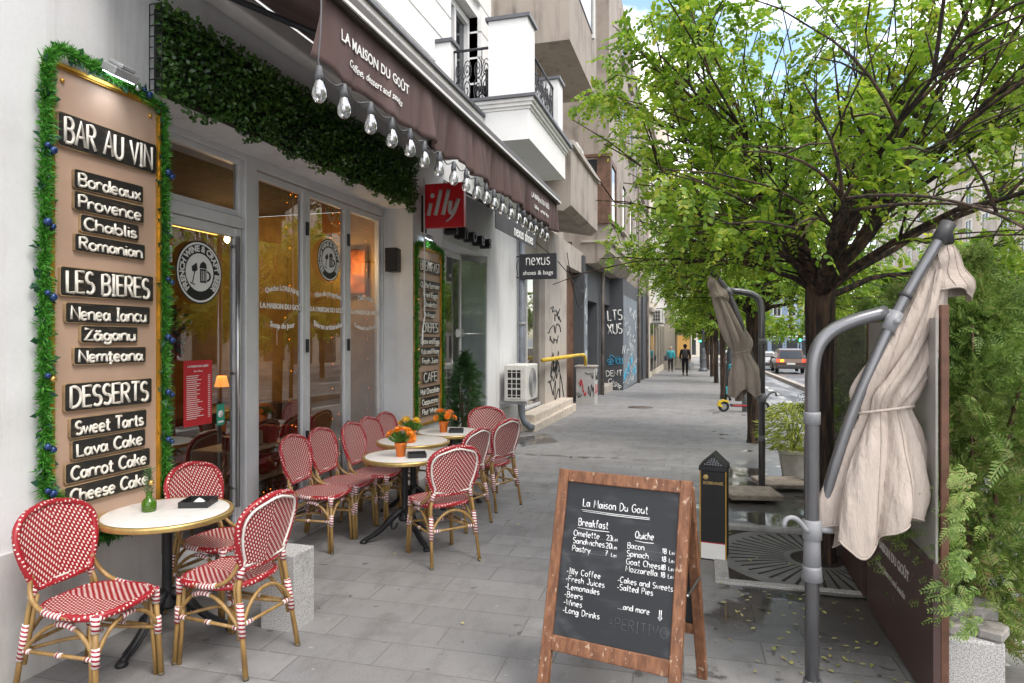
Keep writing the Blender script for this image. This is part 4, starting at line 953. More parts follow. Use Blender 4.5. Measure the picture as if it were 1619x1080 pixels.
# flowers
lm_or = leafmat('orange_petal', [(.75, .16, .01), (.85, .25, .01), (.85, .35, .02)], .3, .5); lm_ye = leafmat('yellow_petal', [(.75, .42, .02), (.8, .5, .05)], .3, .5); lm_gl = leafmat('plant_leaf', [(.05, .14, .02), (.1, .24, .04), (.2, .34, .06)], .35, .45); m_opot = simple('orange_pot', (.80, .20, .025), .35, amount=.06)
def flowers(x, y, z, lab, petal, k=9):
    T = thing('flower_pot', lab, 'flower pot', (x, y, z), 0, 'orange flower pots on the cafe tables')
    MB().lathe([(.036, 0), (.05, .10), (.054, .102), (.054, .118), (.047, .118), (.044, .10), (.0, .1)], (x, y, z), 20).build('pot', m_opot, T)
    n = 160; D = rnd_dir(n); D[:, 2] = np.abs(D[:, 2])+.2; D /= np.linalg.norm(D, axis=1)[:, None]; r = rng.uniform(.03, .12, n)
    V, F = quads_from(np.array([x, y, z+.12])+D*r[:, None]*np.array([1, 1, .8]), D, rnd_dir(n), rng.uniform(.02, .04, n), rng.uniform(.005, .011, n), .2); npmesh('leaves', V, F, lm_gl, T)
    C = []; DD = []; NN = []
    for i in range(k):
        a = random.uniform(0, 6.28); e = random.uniform(.15, 1.3); c = np.array([x, y, z+.125])+np.array([math.cos(a)*math.cos(e), math.sin(a)*math.cos(e), math.sin(e)*.95])*.115
        ax = np.array([math.cos(a)*math.cos(e), math.sin(a)*math.cos(e), math.sin(e)])+np.array([0, -.3, .3]); ax /= np.linalg.norm(ax); h = np.cross(ax, [0.3, .1, 1]); h /= np.linalg.norm(h); g = np.cross(ax, h)
        for ring, rr, lift in ((0, .024, .25), (1, .014, .9)):
            for q in range(9): t_ = 2*math.pi*(q+ring*.5)/9; d = h*math.cos(t_)+g*math.sin(t_)+ax*lift; C.append(c+d*rr); DD.append(d); NN.append(ax-d*lift*.5)
    V, F = quads_from(np.array(C), np.array(DD), np.array(NN), .019, .010, .15); npmesh('blossoms', V, F, petal, T)
flowers(-2.47, 5.16, .737, 'orange pot of orange flowers on the nearest of the flower tables', lm_or, 13)
flowers(-2.70, 5.86, .737, 'orange pot of yellow and orange flowers on the middle table', lm_ye, 12)
flowers(-2.66, 6.60, .737, 'orange pot of orange flowers on the farthest table', lm_or, 12)
def ashtray(x, y, z, rz, lab, s=.075):
    T = thing('ashtray', lab, 'ashtray', (x, y, z), rz, 'black ashtrays on the cafe tables'); w_ = s
    MB().box(-w_, w_, -w_, w_, 0, .008).box(-w_, w_, -w_, -w_+.008, .008, .035).box(-w_, w_, w_-.008, w_, .008, .035).box(-w_, -w_+.008, -w_+.008, w_-.008, .008, .035).box(w_-.008, w_, -w_+.008, w_-.008, .008, .035).build('tray', m_black, T, True)
    return T
ashtray(-2.33, 5.18, .7375, .5, 'square black ashtray beside the flowers on the nearest flower table')
ashtray(-2.53, 6.64, .7375, .3, 'square black ashtray beside the flowers on the farthest table')
T = ashtray(-2.93, 3.33, .7375, .35, 'square black ashtray with a crumpled napkin on the table by the wine board', .085)
MB().lathe([(.03, .01), (.035, .02), (.022, .03), (.004, .042)], (.005, 0, 0), 7).build('napkin', m_wtext, T, True)
T = thing('bud_vase', 'small green glass bud vase with a fir sprig and a gold bauble', 'vase', (-3.10, 3.13, .737)); x, y, z = -3.10, 3.13, .737
gm = Mat('green_glass', (.16, .36, .02), .06); gm.b.inputs['Transmission Weight'].default_value = .75
MB().lathe([(.001, 0), (.036, 0), (.04, .01), (.04, .05), (.033, .065), (.017, .08), (.016, .105), (.02, .112), (.014, .112), (.012, .08), (.03, .06), (.035, .012), (.001, .008)], (x, y, z), 20).build('bottle', gm.m, T)
n = 130; C = np.stack([x+rng.normal(size=n)*.008, y+rng.normal(size=n)*.008, z+rng.uniform(.1, .24, n)], 1); D = rnd_dir(n); D[:, 2] = np.abs(D[:, 2])+.3
V, F = quads_from(C+D*.018, D, rnd_dir(n), .022, .0022); npmesh('sprig', V, F, leafmat('fir_needle', [(.05, .12, .04), (.12, .2, .07)], .2), T)
MB().sphere((x+.025, y-.01, z+.17), .017, 10).build('bauble', m_goldb, T)
# ------------------------------------------------------------------ granite block by the chairs
tag(MB().box(-2.56, -2.325, 3.42, 3.63, -.01, .455).build('stone_block', m_granite, None, bev=.008, seg=2), 'rectangular speckled granite block standing behind the bistro chair', 'stone block')
# ------------------------------------------------------------------ chalkboard
def worn_wood():
    M = Mat('worn_brown_wood', (.26, .095, .035), .5); p = M.coord(); g = M.noise(M.mapping(p, (22, 22, 2.2)), 2, 6, .6); w1 = M.noise(M.mapping(p, (16, 16, 9)), 2.2, 5, .7); e = M.noise(p, 2.5, 3)
    c = M.mix(g.smooth(.3, .72), (.125, .048, .022), (.26, .115, .055)); c = M.mix((w1+e*.25).smooth((.715), .76)*.85, c, (.48, .34, .24)); M.color(c); M.bump(g, .25, .003); return M.m
def slate():
    M = Mat('chalkboard_slate', (.03, .033, .038), .55); p = M.coord(); f = M.noise(p, 2.6, 6, .62, dist=.5); g = M.noise(M.mapping(p, (1, 1, 4)), 5, 5); M.color(M.mix((f*.7+g*.3).smooth(.45, .75), (.016, .018, .022), (.12, .125, .135))); return M.m
m_ww = worn_wood(); m_sl = slate(); m_chalk = simple('chalk', (.74, .75, .76), .9, amount=.12, scale=70)
cb = thing('chalkboard_sign', 'brown wooden A frame chalkboard with handwritten cafe menu in the foreground', 'chalkboard', (-.757, 3.02, 0), -.193)
W, H, LE, D_ = .662, 1.08, .305, .666
sl_ = math.hypot(H, LE); FM = frame((0, 0, 0), (1, 0, 0), (0, LE, H))         # local x across, y up the slope, z towards the viewer
def fb(mb, x0, x1, y0, y1, z0, z1, m=0): k = len(mb.v); mb.box(x0, x1, y0, y1, z0, z1, m); mb.xf(FM, k)
mb = MB(); fb(mb, 0, .052, 0, sl_, -.022, .018); fb(mb, W-.052, W, 0, sl_, -.022, .018); fb(mb, .052, W-.052, sl_-.06, sl_-.002, -.02, .016); fb(mb, .052, W-.052, .275, .345, -.02, .016)
mb.build('front_frame', m_ww, cb, True, bev=.004)
mb = MB(); fb(mb, .05, W-.05, .34, sl_-.058, -.012, .004); mb.build('slate', m_sl, cb, True)
RM = frame((0, D_, 0), (1, 0, 0), (0, LE+.03-D_, H-.04)); sr = math.hypot(D_-LE-.03, H-.04)
def rb(mb, x0, x1, y0, y1, z0, z1, m=0): k = len(mb.v); mb.box(x0, x1, y0, y1, z0, z1, m); mb.xf(RM, k)
mb = MB(); rb(mb, .0, .05, 0, sr, -.02, .018); rb(mb, W-.05, W, 0, sr, -.02, .018); rb(mb, .05, W-.05, sr-.06, sr, -.018, .016); rb(mb, .05, W-.05, .27, .33, -.018, .016)
mb.build('rear_frame', m_ww, cb, True, bev=.004)
mb = MB(); rb(mb, .048, W-.048, .325, sr-.058, -.01, .004); mb.build('rear_slate', m_sl, cb, True)
mb = MB(); mb.tube([FM @ Vector((W+.004, .62, -.01)), FM @ Vector((W+.004, .62, -.03)), RM @ Vector((W+.004, .62, .01))], .006, 6); mb.tube([FM @ Vector((-.004, .62, -.01)), RM @ Vector((-.004, .62, .01))], .006, 6); mb.build('hinge_stay', m_steel, cb, True)
mb = MB(); fy0, fy1 = .345, sl_-.06
def chalk(s, u, v, h, r=.0022, align=-1, wd=None, gap=.2, m=0):
    """u, v: 0..1 across / down the slate"""
    o = FM @ Vector((.052+u*(W-.104), fy1-v*(fy1-fy0), .0055)); return stroke_text(mb, s, o, FM.col[0].xyz, FM.col[1].xyz, h, r, width=wd, gap=gap, n=4, align=align, wob=.03, m=m)
def rule(u0, u1, v, r=.0018):
    p = lambda u, vv: FM @ Vector((.052+u*(W-.104), fy1-vv*(fy1-fy0), .0055)); mb.tube([p(u0, v), p((u0+u1)/2, v+.004), p(u1, v+.001)], r, 4)
ww = W-.104
m_faint = simple('faint_chalk', (.16, .165, .17), .9)
def flush(m=None):
    global mb
    mb.build('handwriting', m or m_chalk, cb, True); mb = MB()
chalk('La Maison Du Gout', .16, .155, .036, .0026, wd=ww*.58); rule(.15, .76, .178); rule(.16, .76, .188); flush()
chalk('Breakfast', .135, .285, .034, .0027, wd=ww*.27); rule(.13, .42, .30)
for s, v, pr in (('Omelette', .355, '23'), ('Sandwiches', .405, '20'), ('Pastry', .455, '7')):
    e = .10+chalk(s, .10, v, .027, .0022, gap=.16)/ww
    while e < .385: chalk('.', e+.012, v, .02, .0013); e += .017
    chalk(pr, .40, v, .024, .0026); chalk('Lei', .455, v, .017, .0014)
flush()
chalk('Quiche', .65, .315, .031, .0025, wd=ww*.155); rule(.65, .81, .332)
for s, v in (('Bacon', .385), ('Spinach', .435), ('Goat Cheese', .485), ('Mozzarella', .53)):
    e = .59+chalk(s, .59, v, .026, .0021, gap=.16)/ww
    while e < .875: chalk('.', e+.012, v, .02, .0013); e += .017
    chalk('18', .885, v, .022, .0025); chalk('Lei', .945, v, .017, .0014)
flush()
for i, s in enumerate(('-Illy Coffee', '-Fresh Juices', '-Lemonades', '-Beers', '-Wines', '-Long Drinks')): chalk(s, .07, .605+i*.0495, .026, .0021, gap=.2)
flush()
chalk('-Cakes and Sweets', .53, .605, .0255, .0021, gap=.15); chalk('-Salted Pies', .53, .65, .0255, .0021, gap=.18)
flush()
chalk('.....and more', .55, .765, .025, .0021, gap=.14); chalk('|', .885, .79, .045, .0022)
flush()
chalk('APERITIVO', .47, .885, .045, .0009, wd=ww*.5); flush(m_faint)
# ------------------------------------------------------------------ black ash bin
t = thing('ash_bin', 'slim black pavement ash bin with gold edges and pointed perforated lid', 'ash bin', (.085, 5.53, 0), -.12)
MB().box(-.10, .10, -.10, .10, 0, .70).build('body', m_black, t, True, bev=.004)
mb = MB()
for x in (-.101, .092): mb.box(x, x+.009, -.104, -.100, .0, .70)
mb.build('gold_edge', m_gold, t, True)
MB().box(-.091, .091, -.103, -.1005, .012, .135).box(-.091, .091, -.1032, -.1005, .135, .142, 1).build('notice_strip', [m_wtext, simple('red_line', (.5, .03, .04), .5)], t, True)
mb = MB(); put_text(mb, 'SOBRANIE', (0, -.102, .605), (1, 0, 0), ZU, .042, .15, .0005, .001); mb.lathe([(.0001, 0), (.02, 0), (.02, .001)], (0, 0, 0), 18)
k = len(mb.v)-54; Mx = frame((-.055, -.101, .65), (1, 0, 0), ZU)
for i in range(k, len(mb.v)): mb.v[i] = tuple(Mx @ Vector(mb.v[i]))
mb.build('gold_lettering', simple('gold_print', (.62, .44, .16), .5), t, True)
mb = MB(); mb.box(-.108, .108, -.108, .108, .70, .735); mb.prism([(-.108, .735), (.108, .735), (.0, .835)], 'y', -.108, .108)
mb.build('lid', simple('bin_lid', (.035, .036, .04), .5, .3), t, True, bev=.003)
mb = MB()
for r_, n_ in ((.752, 7), (.767, 5), (.782, 4), (.797, 2)):
    for i in range(n_): mb.box((i-(n_-1)/2)*.02-.006, (i-(n_-1)/2)*.02+.006, -.1095, -.1082, r_-.004, r_+.004)
mb.build('air_hole', simple('pale_hole', (.3, .31, .33), .5), t, True)
# ------------------------------------------------------------------ folded cantilever parasols
def cloth():
    M = Mat('sand_canvas', (.50, .43, .37), .85); p = M.coord(); g = M.noise(p, 2.3, 5); f = M.noise(p, 300, 2); w_ = M.noise(M.mapping(p, (5, 5, 1.2)), 3, 5, .6)
    M.color(M.mix(g.smooth(.35, .7), (.41, .345, .30), (.49, .42, .37))); M.bump(w_*1.0+f*.05, .85, .035); return M.m
m_cloth = cloth(); m_pole = simple('grey_enamel_pole', (.19, .19, .2), .26, .55, amount=.08); m_pl = simple('grey_plastic', (.25, .255, .27), .45, amount=.05); m_cut = simple('dark_joint', (.05, .05, .055), .5)
def canopy(mb, st, lobes, depth, amp, tw, bottom, n=160, m=0, fine=.035):
    """folded cloth: stations (z, centre x, half width) from the top; deep pleats that run down and twist a little; bottom(theta) lowers the hem"""
    S_ = catmull([(c, z, w_) for z, c, w_ in st], 6); k = len(S_); V = []
    L = S_[0].y-S_[-1].y
    for i, q in enumerate(S_):
        t = (S_[0].y-q.y)/L
        for j in range(n):
            th = 2*math.pi*j/n; a = lobes*(th+tw*t+.25*math.sin(th*2+1.3))/2
            s_ = abs(math.sin(a)); fold = 1-amp*(1-s_**.8)*(.35+.65*min(1, q.z/.09)) + .10*math.sin(3*th+4*t*3) + fine*math.sin(th*11+t*17)+fine*.45*math.sin(th*19-t*31)
            wx = q.z*fold; V.append((q.x+wx*math.cos(th), wx*depth*math.sin(th)+.02*math.sin(9*t+th*2)*min(1, q.z/.1), q.y+(bottom(th)*max(0, t-.72)/.28 if bottom else 0)))
    F = [(i*n+j, (i+1)*n+j, (i+1)*n+(j+1) % n, i*n+(j+1) % n) for i in range(k-1) for j in range(n)]
    mb.add(V, F, None, m, True)
    mb.tube([V[(k-1)*n+j] for j in range(n)], .005, 5, closed=True, m=m)
    for j in (94, 112, 128, 143): mb.tube([Vector(V[i*n+j])+Vector((0, -.002, 0)) for i in range(k)], .003, 4, m=m)
def parasol(lab, loc, rz, f, px, v0, arm, mast, main, flap, tie, lobes, hem, crank, rp, rm, top_hub):
    """points are given in the parasol's own upright plane"""
    T = thing('cantilever_parasol', lab, 'parasol', loc, rz, 'folded sand coloured parasols')
    zt = arm[0][1]
    P3 = lambda p: (p[0], p[2] if len(p) > 2 else 0, p[1])
    b = MB(); b.tube([(0, 0, .0), (0, 0, zt)]+bez(*[P3(a) for a in arm], n=16)[1:], rp, 18); b.build('pole', m_pole, T, True)
    for z, r0, r1, h in px: MB().lathe([(rp, -h), (r0, -h), (r1, h*.6), (r1, h), (rp, h)], (0, 0, z), 20).build('collar', m_pl, T, True)
    mq = catmullp(mast); mp_ = [Vector(P3((a[0], a[1], -.03+.13*max(0, i/(len(mq)-1)-.45)))) for i, a in enumerate(mq)]
    b = MB(); b.tube(mp_, rm, 14); b.build('mast', m_pole, T, True)
    b = MB(); e = Vector(P3(arm[-1])); b.lathe([(.001, -.05), (rm*1.25, -.05), (rm*1.3, .05), (.001, .05)], (0, 0, 0), 14); 
    d = (mp_[len(mp_)//3]-mp_[0]).normalized(); nearest = min(mp_, key=lambda q: (q-e).length); b.xf(Matrix.Translation(nearest) @ d.to_track_quat('Z', 'Y').to_matrix().to_4x4())
    b.tube([e, nearest], rp*.8, 12); b.tube([nearest+Vector((0, -.05, 0)), nearest+Vector((0, .05, 0))], .014, 10); b.build('joint', m_pl, T, True)
    b = MB(); b.tube([mp_[0]-d*.03, mp_[0]+d*.07], rm*1.35, 14); b.tube([mp_[0]-d*.01, Vector(P3(top_hub))], rm*.9, 10); b.build('hub', m_cut, T, True); MB().tube([mp_[len(mp_)//5], mp_[len(mp_)//5]+d*.02], rm*1.15, 14).build('mast_ring', m_cut, T, True)
    b = MB(); canopy(b, main, lobes, .62, .50, .6, hem); c_ = b.build('canopy', m_cloth, T, True); c_.modifiers.new('thick', 'SOLIDIFY').thickness = .004
    if flap:
        b = MB(); canopy(b, flap, 5, .7, .16, .2, lambda th: .015*math.sin(3*th)-.03*math.cos(th), fine=.008); v_ = b.build('canopy_vent', m_cloth, T, True); v_.modifiers.new('thick', 'SOLIDIFY').thickness = .004
    b = MB(); tz, tx, tw_ = tie; b.tube([(tx+tw_*math.cos(a), tw_*.62*math.sin(a), tz+.022*math.cos(a+.6)) for a in np.linspace(0, 2*math.pi, 24, endpoint=False)], .007, 6, closed=True); b.build('tie_strap', m_cloth, T, True)
    b = MB(); z, s = crank; b.lathe([(rp, -.05), (rp*1.35, -.045), (rp*1.35, .045), (rp, .05)], (0, 0, z), 16); b.tube(bez((-s*.03, -.03, z), (-s*.06, -.03, z+.01), (-s*.07, -.03, z+.09), (-s*.13, -.03, z+.085), (-s*.155, -.03, z+.06), (-s*.15, -.03, z+.02)), .012, 8); b.tube([(s*.02, 0, z), (s*.09, -.02, z)], .015, 8)
    b.build('crank_handle', m_pl, T, True)
    b = MB(); b.lathe([(.09, 0), (.09, .012), (.05, .02), (.04, .08), (.03, .08)], (0, 0, 0), 20); b.build('base_flange', m_pole, T, True)
    return T
def catmullp(pts): return [(p.x, p.y) for p in catmull([(a, b, 0) for a, b in pts], 6)]
k1 = 3.24/1050; X1 = lambda u: (u-1283)*k1; Z1 = lambda v: 1.75+(533-v)*k1
parasol('near folded sand coloured parasol on a thick grey pole in the right foreground', (.51, 3.52, 0), YAW, k1, [(1.355, .039, .039, .03), (.60, .05, .044, .035), (.70, .043, .038, .09)], 0,
        [(0, 1.52), (0, 1.70), (.03, 1.79), (.17, 1.825), (.36, 1.872)],
        [(X1(1488), Z1(363)), (X1(1415), Z1(488)), (X1(1358), Z1(614)), (X1(1318), Z1(745)), (X1(1302), Z1(832))],
        [(Z1(v), X1(u), w_*k1) for v, u, w_ in ((410, 1484, 10), (440, 1476, 20), (490, 1462, 34), (540, 1444, 46), (590, 1418, 52), (620, 1400, 52), (642, 1394, 42), (654, 1394, 42), (690, 1394, 56), (740, 1388, 72), (790, 1382, 84), (820, 1380, 86))],
        [(Z1(v), X1(u), w_*k1) for v, u, w_ in ((388, 1497, 8), (400, 1495, 18), (425, 1497, 26), (448, 1500, 33), (462, 1502, 36))],
        (Z1(648), X1(1396), 45*k1), 9, lambda th: -.15*math.exp(-((math.cos(th)+.5)/.28)**2)+.04*math.cos(th)-.02*math.sin(7*th), (.81, 1), .0335, .026, (X1(1500), Z1(384)))
k2 = 7.44/1050; X2 = lambda u: (u-1205)*k2; Z2 = lambda v: 1.75+(533-v)*k2
parasol('farther folded sand coloured parasol on a dark pole standing on stone slabs', (.63, 7.92, 0), YAW, k2, [(1.70, .04, .04, .03), (.62, .042, .036, .03)], 0,
        [(0, 1.95), (0, 2.16), (-.02, 2.22), (-.12, 2.25), (-.37, 2.27)],
        [(X2(1128), Z2(432)), (X2(1150), Z2(462)), (X2(1170), Z2(510)), (X2(1190), Z2(570)), (X2(1200), Z2(625))],
        [(Z2(v), X2(u), w_*k2) for v, u, w_ in ((438, 1127, 6), (455, 1132, 10), (480, 1142, 15), (510, 1155, 19), (538, 1168, 21), (556, 1171, 14), (562, 1172, 14), (585, 1177, 22), (605, 1179, 25), (624, 1181, 27))],
        [(Z2(v), X2(u), w_*k2) for v, u, w_ in ((436, 1126, 7), (450, 1132, 12), (472, 1140, 16))],
        (Z2(558), X2(1171), 15*k2), 9, lambda th: -.05*math.sin(4*th)-.03*math.cos(th-2), (1.07, -1), .036, .03, (X2(1127), Z2(437)))
for x, y, h, lab in ((.50, 7.62, .055, 'square beige stone slab weighing down the parasol base, nearest one'), (.86, 8.28, .05, 'square beige stone slab behind the far parasol pole')):
    o = MB().box(-.27, .27, -.24, .24, .036, .036+h).build('base_slab', simple('tan_slab', (.33, .28, .23), .8, scale=14, amount=.3, bump=.3), None, bev=.008); o.location = (x, y, 0); o.rotation_euler = (0, 0, .2); tag(o, lab, 'slab')
# ------------------------------------------------------------------ wind screens of the terrace
def plexi():
    M = Mat('dull_acrylic', (.36, .34, .325), .28); f = M.noise(M.geo(), 3, 6); M.color(M.mix(f.smooth(.3, .7), (.30, .285, .27), (.42, .40, .38))); t = M.nt; tr = t.nodes.new('ShaderNodeBsdfTransparent'); tr.inputs[0].default_value = (.8, .8, .8, 1)
    a = t.nodes.new('ShaderNodeMixShader'); a.inputs[0].default_value = .30; t.links.new(M.b.outputs[0], a.inputs[1]); t.links.new(tr.outputs[0], a.inputs[2]); t.links.new(a.outputs[0], t.nodes['Material Output'].inputs[0]); return M.m
m_plexi = plexi(); m_bpan = simple('brown_panel', (.075, .042, .038), .45, amount=.15, scale=3); m_post = simple('red_brown_post', (.12, .052, .03), .55, amount=.3, scale=12)
def clear_sheet():
    m = m_plexi.copy(); m.name = 'clear_acrylic'; m.node_tree.nodes['Mix Shader'].inputs[0].default_value = .8; return m
m_clear = clear_sheet()
def screen(y0, y1, lab, text):
    T = thing('wind_screen', lab, 'wind screen', (1.04, (y0+y1)/2, 0), 0, 'terrace wind screens')
    MB().box(1.025, 1.055, y0, y1, .02, .70).build('lower_panel', m_bpan, T)
    b = MB(); b.box(1.034, 1.044, y0, y1, .70, 1.84); b.build('upper_panel', m_plexi if text else m_clear, T)
    for y in (y0, y1-.035): MB().box(1.056, 1.09, y, y+.035, 0, 1.90).build('post', m_post, T, bev=.003)
    if text:
        b = MB(); yc = (y0+y1)/2+.1
        put_text(b, 'LA MAISON DU GOÛT', (1.024, yc, .50), (0, -1, 0), ZU, .105, .74, .003, .0006); b.build('lettering', m_gtext, T); b = MB(); put_text(b, 'Coffee, dessert and snacks', (1.024, yc, .375), (0, -1, 0), ZU, .09, .60, .0006, .0006, shear=.28); b.build('lettering', m_gtext, T)
screen(3.50, 4.80, 'brown and clear wind screen nearest the camera, lettered with the cafe name', True)
screen(4.92, 6.22, 'plain brown and clear wind screen behind the lettered one', False)
screen(6.34, 7.64, 'farthest brown wind screen, mostly hidden behind the near parasol', False)
# ------------------------------------------------------------------ granite post with broken slabs
tag(MB().box(1.10, 1.36, 3.62, 3.86, -.02, .315).build('stone_post', m_granite, None, bev=.012, seg=2), 'speckled granite post at the end of the lettered wind screen', 'stone post')
def rock(loc, s, rz, lab, tilt=.0):
    b = MB(); poly = []; 
    for a in (.6, 1.2, 2.5, 3.6, 4.1, 5.5): r = random.uniform(.85, 1.1); poly.append((math.cos(a)*s[0]*r*1.25, math.sin(a)*s[1]*r*1.25))
    b.prism(poly, 'z', 0, s[2]); b.xf(Matrix.Rotation(tilt, 4, 'X')); o = b.build('broken_slab', m_slab, None, bev=.008); o.location = loc; o.rotation_euler = (0, 0, rz); tag(o, lab, 'stone slab', 'broken slabs on the granite post')
rock((1.20, 3.72, .318), (.095, .055, .05), .3, 'brick shaped broken slab at the front left of the granite post')
rock((1.33, 3.70, .318), (.06, .08, .045), -.5, 'pale wedge of broken slab at the front right of the granite post')
rock((1.28, 3.86, .345), (.12, .08, .07), .15, 'largest broken slab, lying on top behind the two smaller ones')
# ------------------------------------------------------------------ evergreens
lm_th = leafmat('thuja_spray', [(.07, .125, .025), (.13, .23, .045), (.21, .33, .065), (.33, .41, .13), (.34, .23, .10)], .35, .5)
lm_th2 = leafmat('dark_conifer_spray', [(.02, .06, .02), (.045, .11, .035), (.08, .16, .05)], .3, .5)
def sprays(C, D, N, L, pairs=7, wd=.055):
    """flat fern-like conifer sprays made of tapered leaf quads"""
    n = len(C); D = D/np.linalg.norm(D, axis=1)[:, None]; T = np.cross(N, D); T /= np.linalg.norm(T, axis=1)[:, None]; Nn = np.cross(D, T); L = L[:, None]
    cs, ds, ns, hl, hw = [C+D*L*.5], [D], [Nn], [L[:, 0]*.5], [L[:, 0]*.03]
    for k in range(pairs):
        t = .12+.82*k/(pairs-1); ll = L[:, 0]*(.40*(1-t*.72))
        for sg in (-1, 1):
            d = T*sg*.78+D*.62+Nn*rng.normal(size=(n, 1))*.12; d /= np.linalg.norm(d, axis=1)[:, None]
            cs.append(C+D*L*t+d*(ll*.5)[:, None]-np.array([0, 0, 1])*L*.12*t*t); ds.append(d); ns.append(Nn); hl.append(ll*.5); hw.append(np.maximum(ll*.16, L[:, 0]*wd*.5))
    return quads_from(np.concatenate(cs), np.concatenate(ds), np.concatenate(ns), np.concatenate(hl), np.concatenate(hw), .1)
def conifer(name, lab, cat, x, y, z0, h, rad, n, L, mat, group=None, cone=.35, sk=0):
    T = thing(name, lab, cat, (x, y, z0), 0, group)
    t = rng.uniform(0, 1, n)**.85; a = rng.uniform(0, 2*math.pi, n); prof = np.sin(np.clip(t*1.0+.06, 0, 1)*math.pi)**.45*(1-cone*t); r = rad*prof*rng.uniform(.45, 1.12, n)*(1+.25*np.sin(a*3+t*9))
    C = np.stack([x+r*np.cos(a), y+r*np.sin(a), z0+.02+t*h], 1); out = np.stack([np.cos(a), np.sin(a), np.zeros(n)], 1)
    D = out*rng.uniform(.3, 1, (n, 1))+rnd_dir(n)*.5+np.array([0, 0, .55])-np.array([0, 0, 1])*rng.uniform(0, .7, (n, 1)); N = np.cross(D, np.array([0, 0, 1.0]))*.6+rnd_dir(n)*.6
    V, F = sprays(C-out*L*.4, D, N, L*rng.uniform(.6, 1.25, n)); npmesh('foliage', V, F, mat, T)
    b = MB()
    for i in range(7): q = random.uniform(0, 6.28); b.tube(bez((x, y, z0), (x+.05*math.cos(q), y+.05*math.sin(q), z0+h*.4), (x+rad*.5*math.cos(q), y+rad*.5*math.sin(q), z0+h*random.uniform(.6, .9))), [.016-.001*k for k in range(11)], 5)
    b.build('stem', m_brown, T)
t = thing('planter', 'long brown planter trough behind the wind screens', 'planter', (1.45, 5.8, 0)); b = MB(); b.box(1.10, 1.125, 4.62, 8.0, .0, .52).box(1.60, 1.625, 4.62, 8.0, 0, .52).box(1.125, 1.60, 4.62, 4.645, 0, .52).box(1.125, 1.60, 7.975, 8.0, 0, .52); b.build('trough', m_bpan, t); MB().box(1.125, 1.60, 4.645, 7.975, .02, .45).build('soil', simple('soil', (.05, .035, .025), .95, scale=40, amount=.5), t)
gp = 'thuja shrubs planted along the wind screens'
conifer('thuja_shrub', 'large feathery thuja shrub at the right edge above the granite post', 'shrub', 1.43, 4.14, .12, 2.05, .50, 4800, .125, lm_th, gp, .25)
conifer('thuja_shrub', 'thuja shrub behind the lettered wind screen, second from the camera', 'shrub', 1.52, 5.0, .45, 1.7, .46, 2400, .14, lm_th, gp, .3)
conifer('thuja_shrub', 'thuja shrub behind the folded near parasol, third from the camera', 'shrub', 1.5, 5.9, .45, 1.65, .45, 1500, .16, lm_th, gp, .3)
conifer('thuja_shrub', 'thuja shrub right of the big trunk, fourth from the camera', 'shrub', 1.45, 6.8, .45, 1.55, .42, 1200, .16, lm_th, gp, .3)
conifer('thuja_shrub', 'dark wispy thuja at the far end of the trough, beside the road', 'shrub', 1.45, 7.7, .45, 1.3, .38, 800, .17, lm_th2, gp, .4)
n = 260; C = np.stack([rng.uniform(1.07, 1.2, n), rng.uniform(3.38, 3.95, n), rng.uniform(.42, 1.15, n)], 1); D = np.array([-.8, -.35, -.35])+rnd_dir(n)*.45
V, F = sprays(C, D, rnd_dir(n)*.6+np.array([-.3, -.6, .6]), rng.uniform(.055, .12, n)); npmesh('drooping_branch', V, F, lm_th, bpy.data.objects['thuja_shrub'])
t = thing('potted_cypress', 'dark upright potted cypress beside the breakfast board', 'plant', (-3.12, 8.5, 0)); conifer_parts = None
bpy.data.objects.remove(t)
conifer('cypress_plant', 'dark upright cypress beside the breakfast board and shoe shop entrance', 'plant', -3.14, 8.55, .3, 1.2, .27, 900, .13, lm_th2, None, .3)
o = MB().lathe([(.13, 0), (.18, .3), (.19, .3), (.19, .33), (.15, .33), (.14, .29), (.001, .28)], (0, 0, 0), 20).build('plant_pot', simple('dark_pot', (.06, .055, .05), .6)); o.location = (-3.14, 8.55, 0); tag(o, 'dark round pot holding the cypress by the shoe shop entrance', 'pot')
# ------------------------------------------------------------------ bamboo in a white square pot
t = thing('bamboo_plant', 'bushy yellow green bamboo in a white pot beyond the trunk', 'plant', (1.08, 8.95, 0))
mb = MB()
for i in range(16):
    a = random.uniform(0, 6.28); r = random.uniform(.1, .42); mb.tube(bez((1.08, 8.95, .3), (1.08+r*.3*math.cos(a), 8.95+r*.3*math.sin(a), .6), (1.08+r*math.cos(a), 8.95+r*math.sin(a), random.uniform(.6, .9))), .005, 5)
mb.build('stem', leafmat('bamboo_stem', [(.2, .22, .05), (.3, .28, .08)], 0), t)
n = 1500; a = rng.uniform(0, 6.28, n); r = rng.uniform(0, 1, n)**.6*.45; z = rng.uniform(.32, .92, n); r *= np.sin(np.clip((z-.22)/.75, 0, 1)*math.pi)**.5
D = np.stack([np.cos(a), np.sin(a), rng.uniform(-.9, .3, n)], 1)+rnd_dir(n)*.5
V, F = quads_from(np.stack([1.08+r*np.cos(a), 8.95+r*np.sin(a), z], 1), D, rnd_dir(n), rng.uniform(.04, .075, n), rng.uniform(.006, .010, n), .15); npmesh('leaves', V, F, leafmat('bamboo_leaf', [(.16, .24, .03), (.34, .42, .05), (.52, .54, .10)], .4), t)
m_wpot = simple('off_white_pot', (.55, .53, .48), .5)
o = MB().lathe([(.17, 0), (.23, .30), (.25, .30), (.25, .35), (.22, .35), (.21, .28), (.001, .27)], (0, 0, 0), 4, smooth=False, a0=R(45)).build('plant_pot', m_wpot, None, bev=.012); o.location = (1.08, 8.95, 0); tag(o, 'square off white plastic pot holding the bamboo', 'pot')
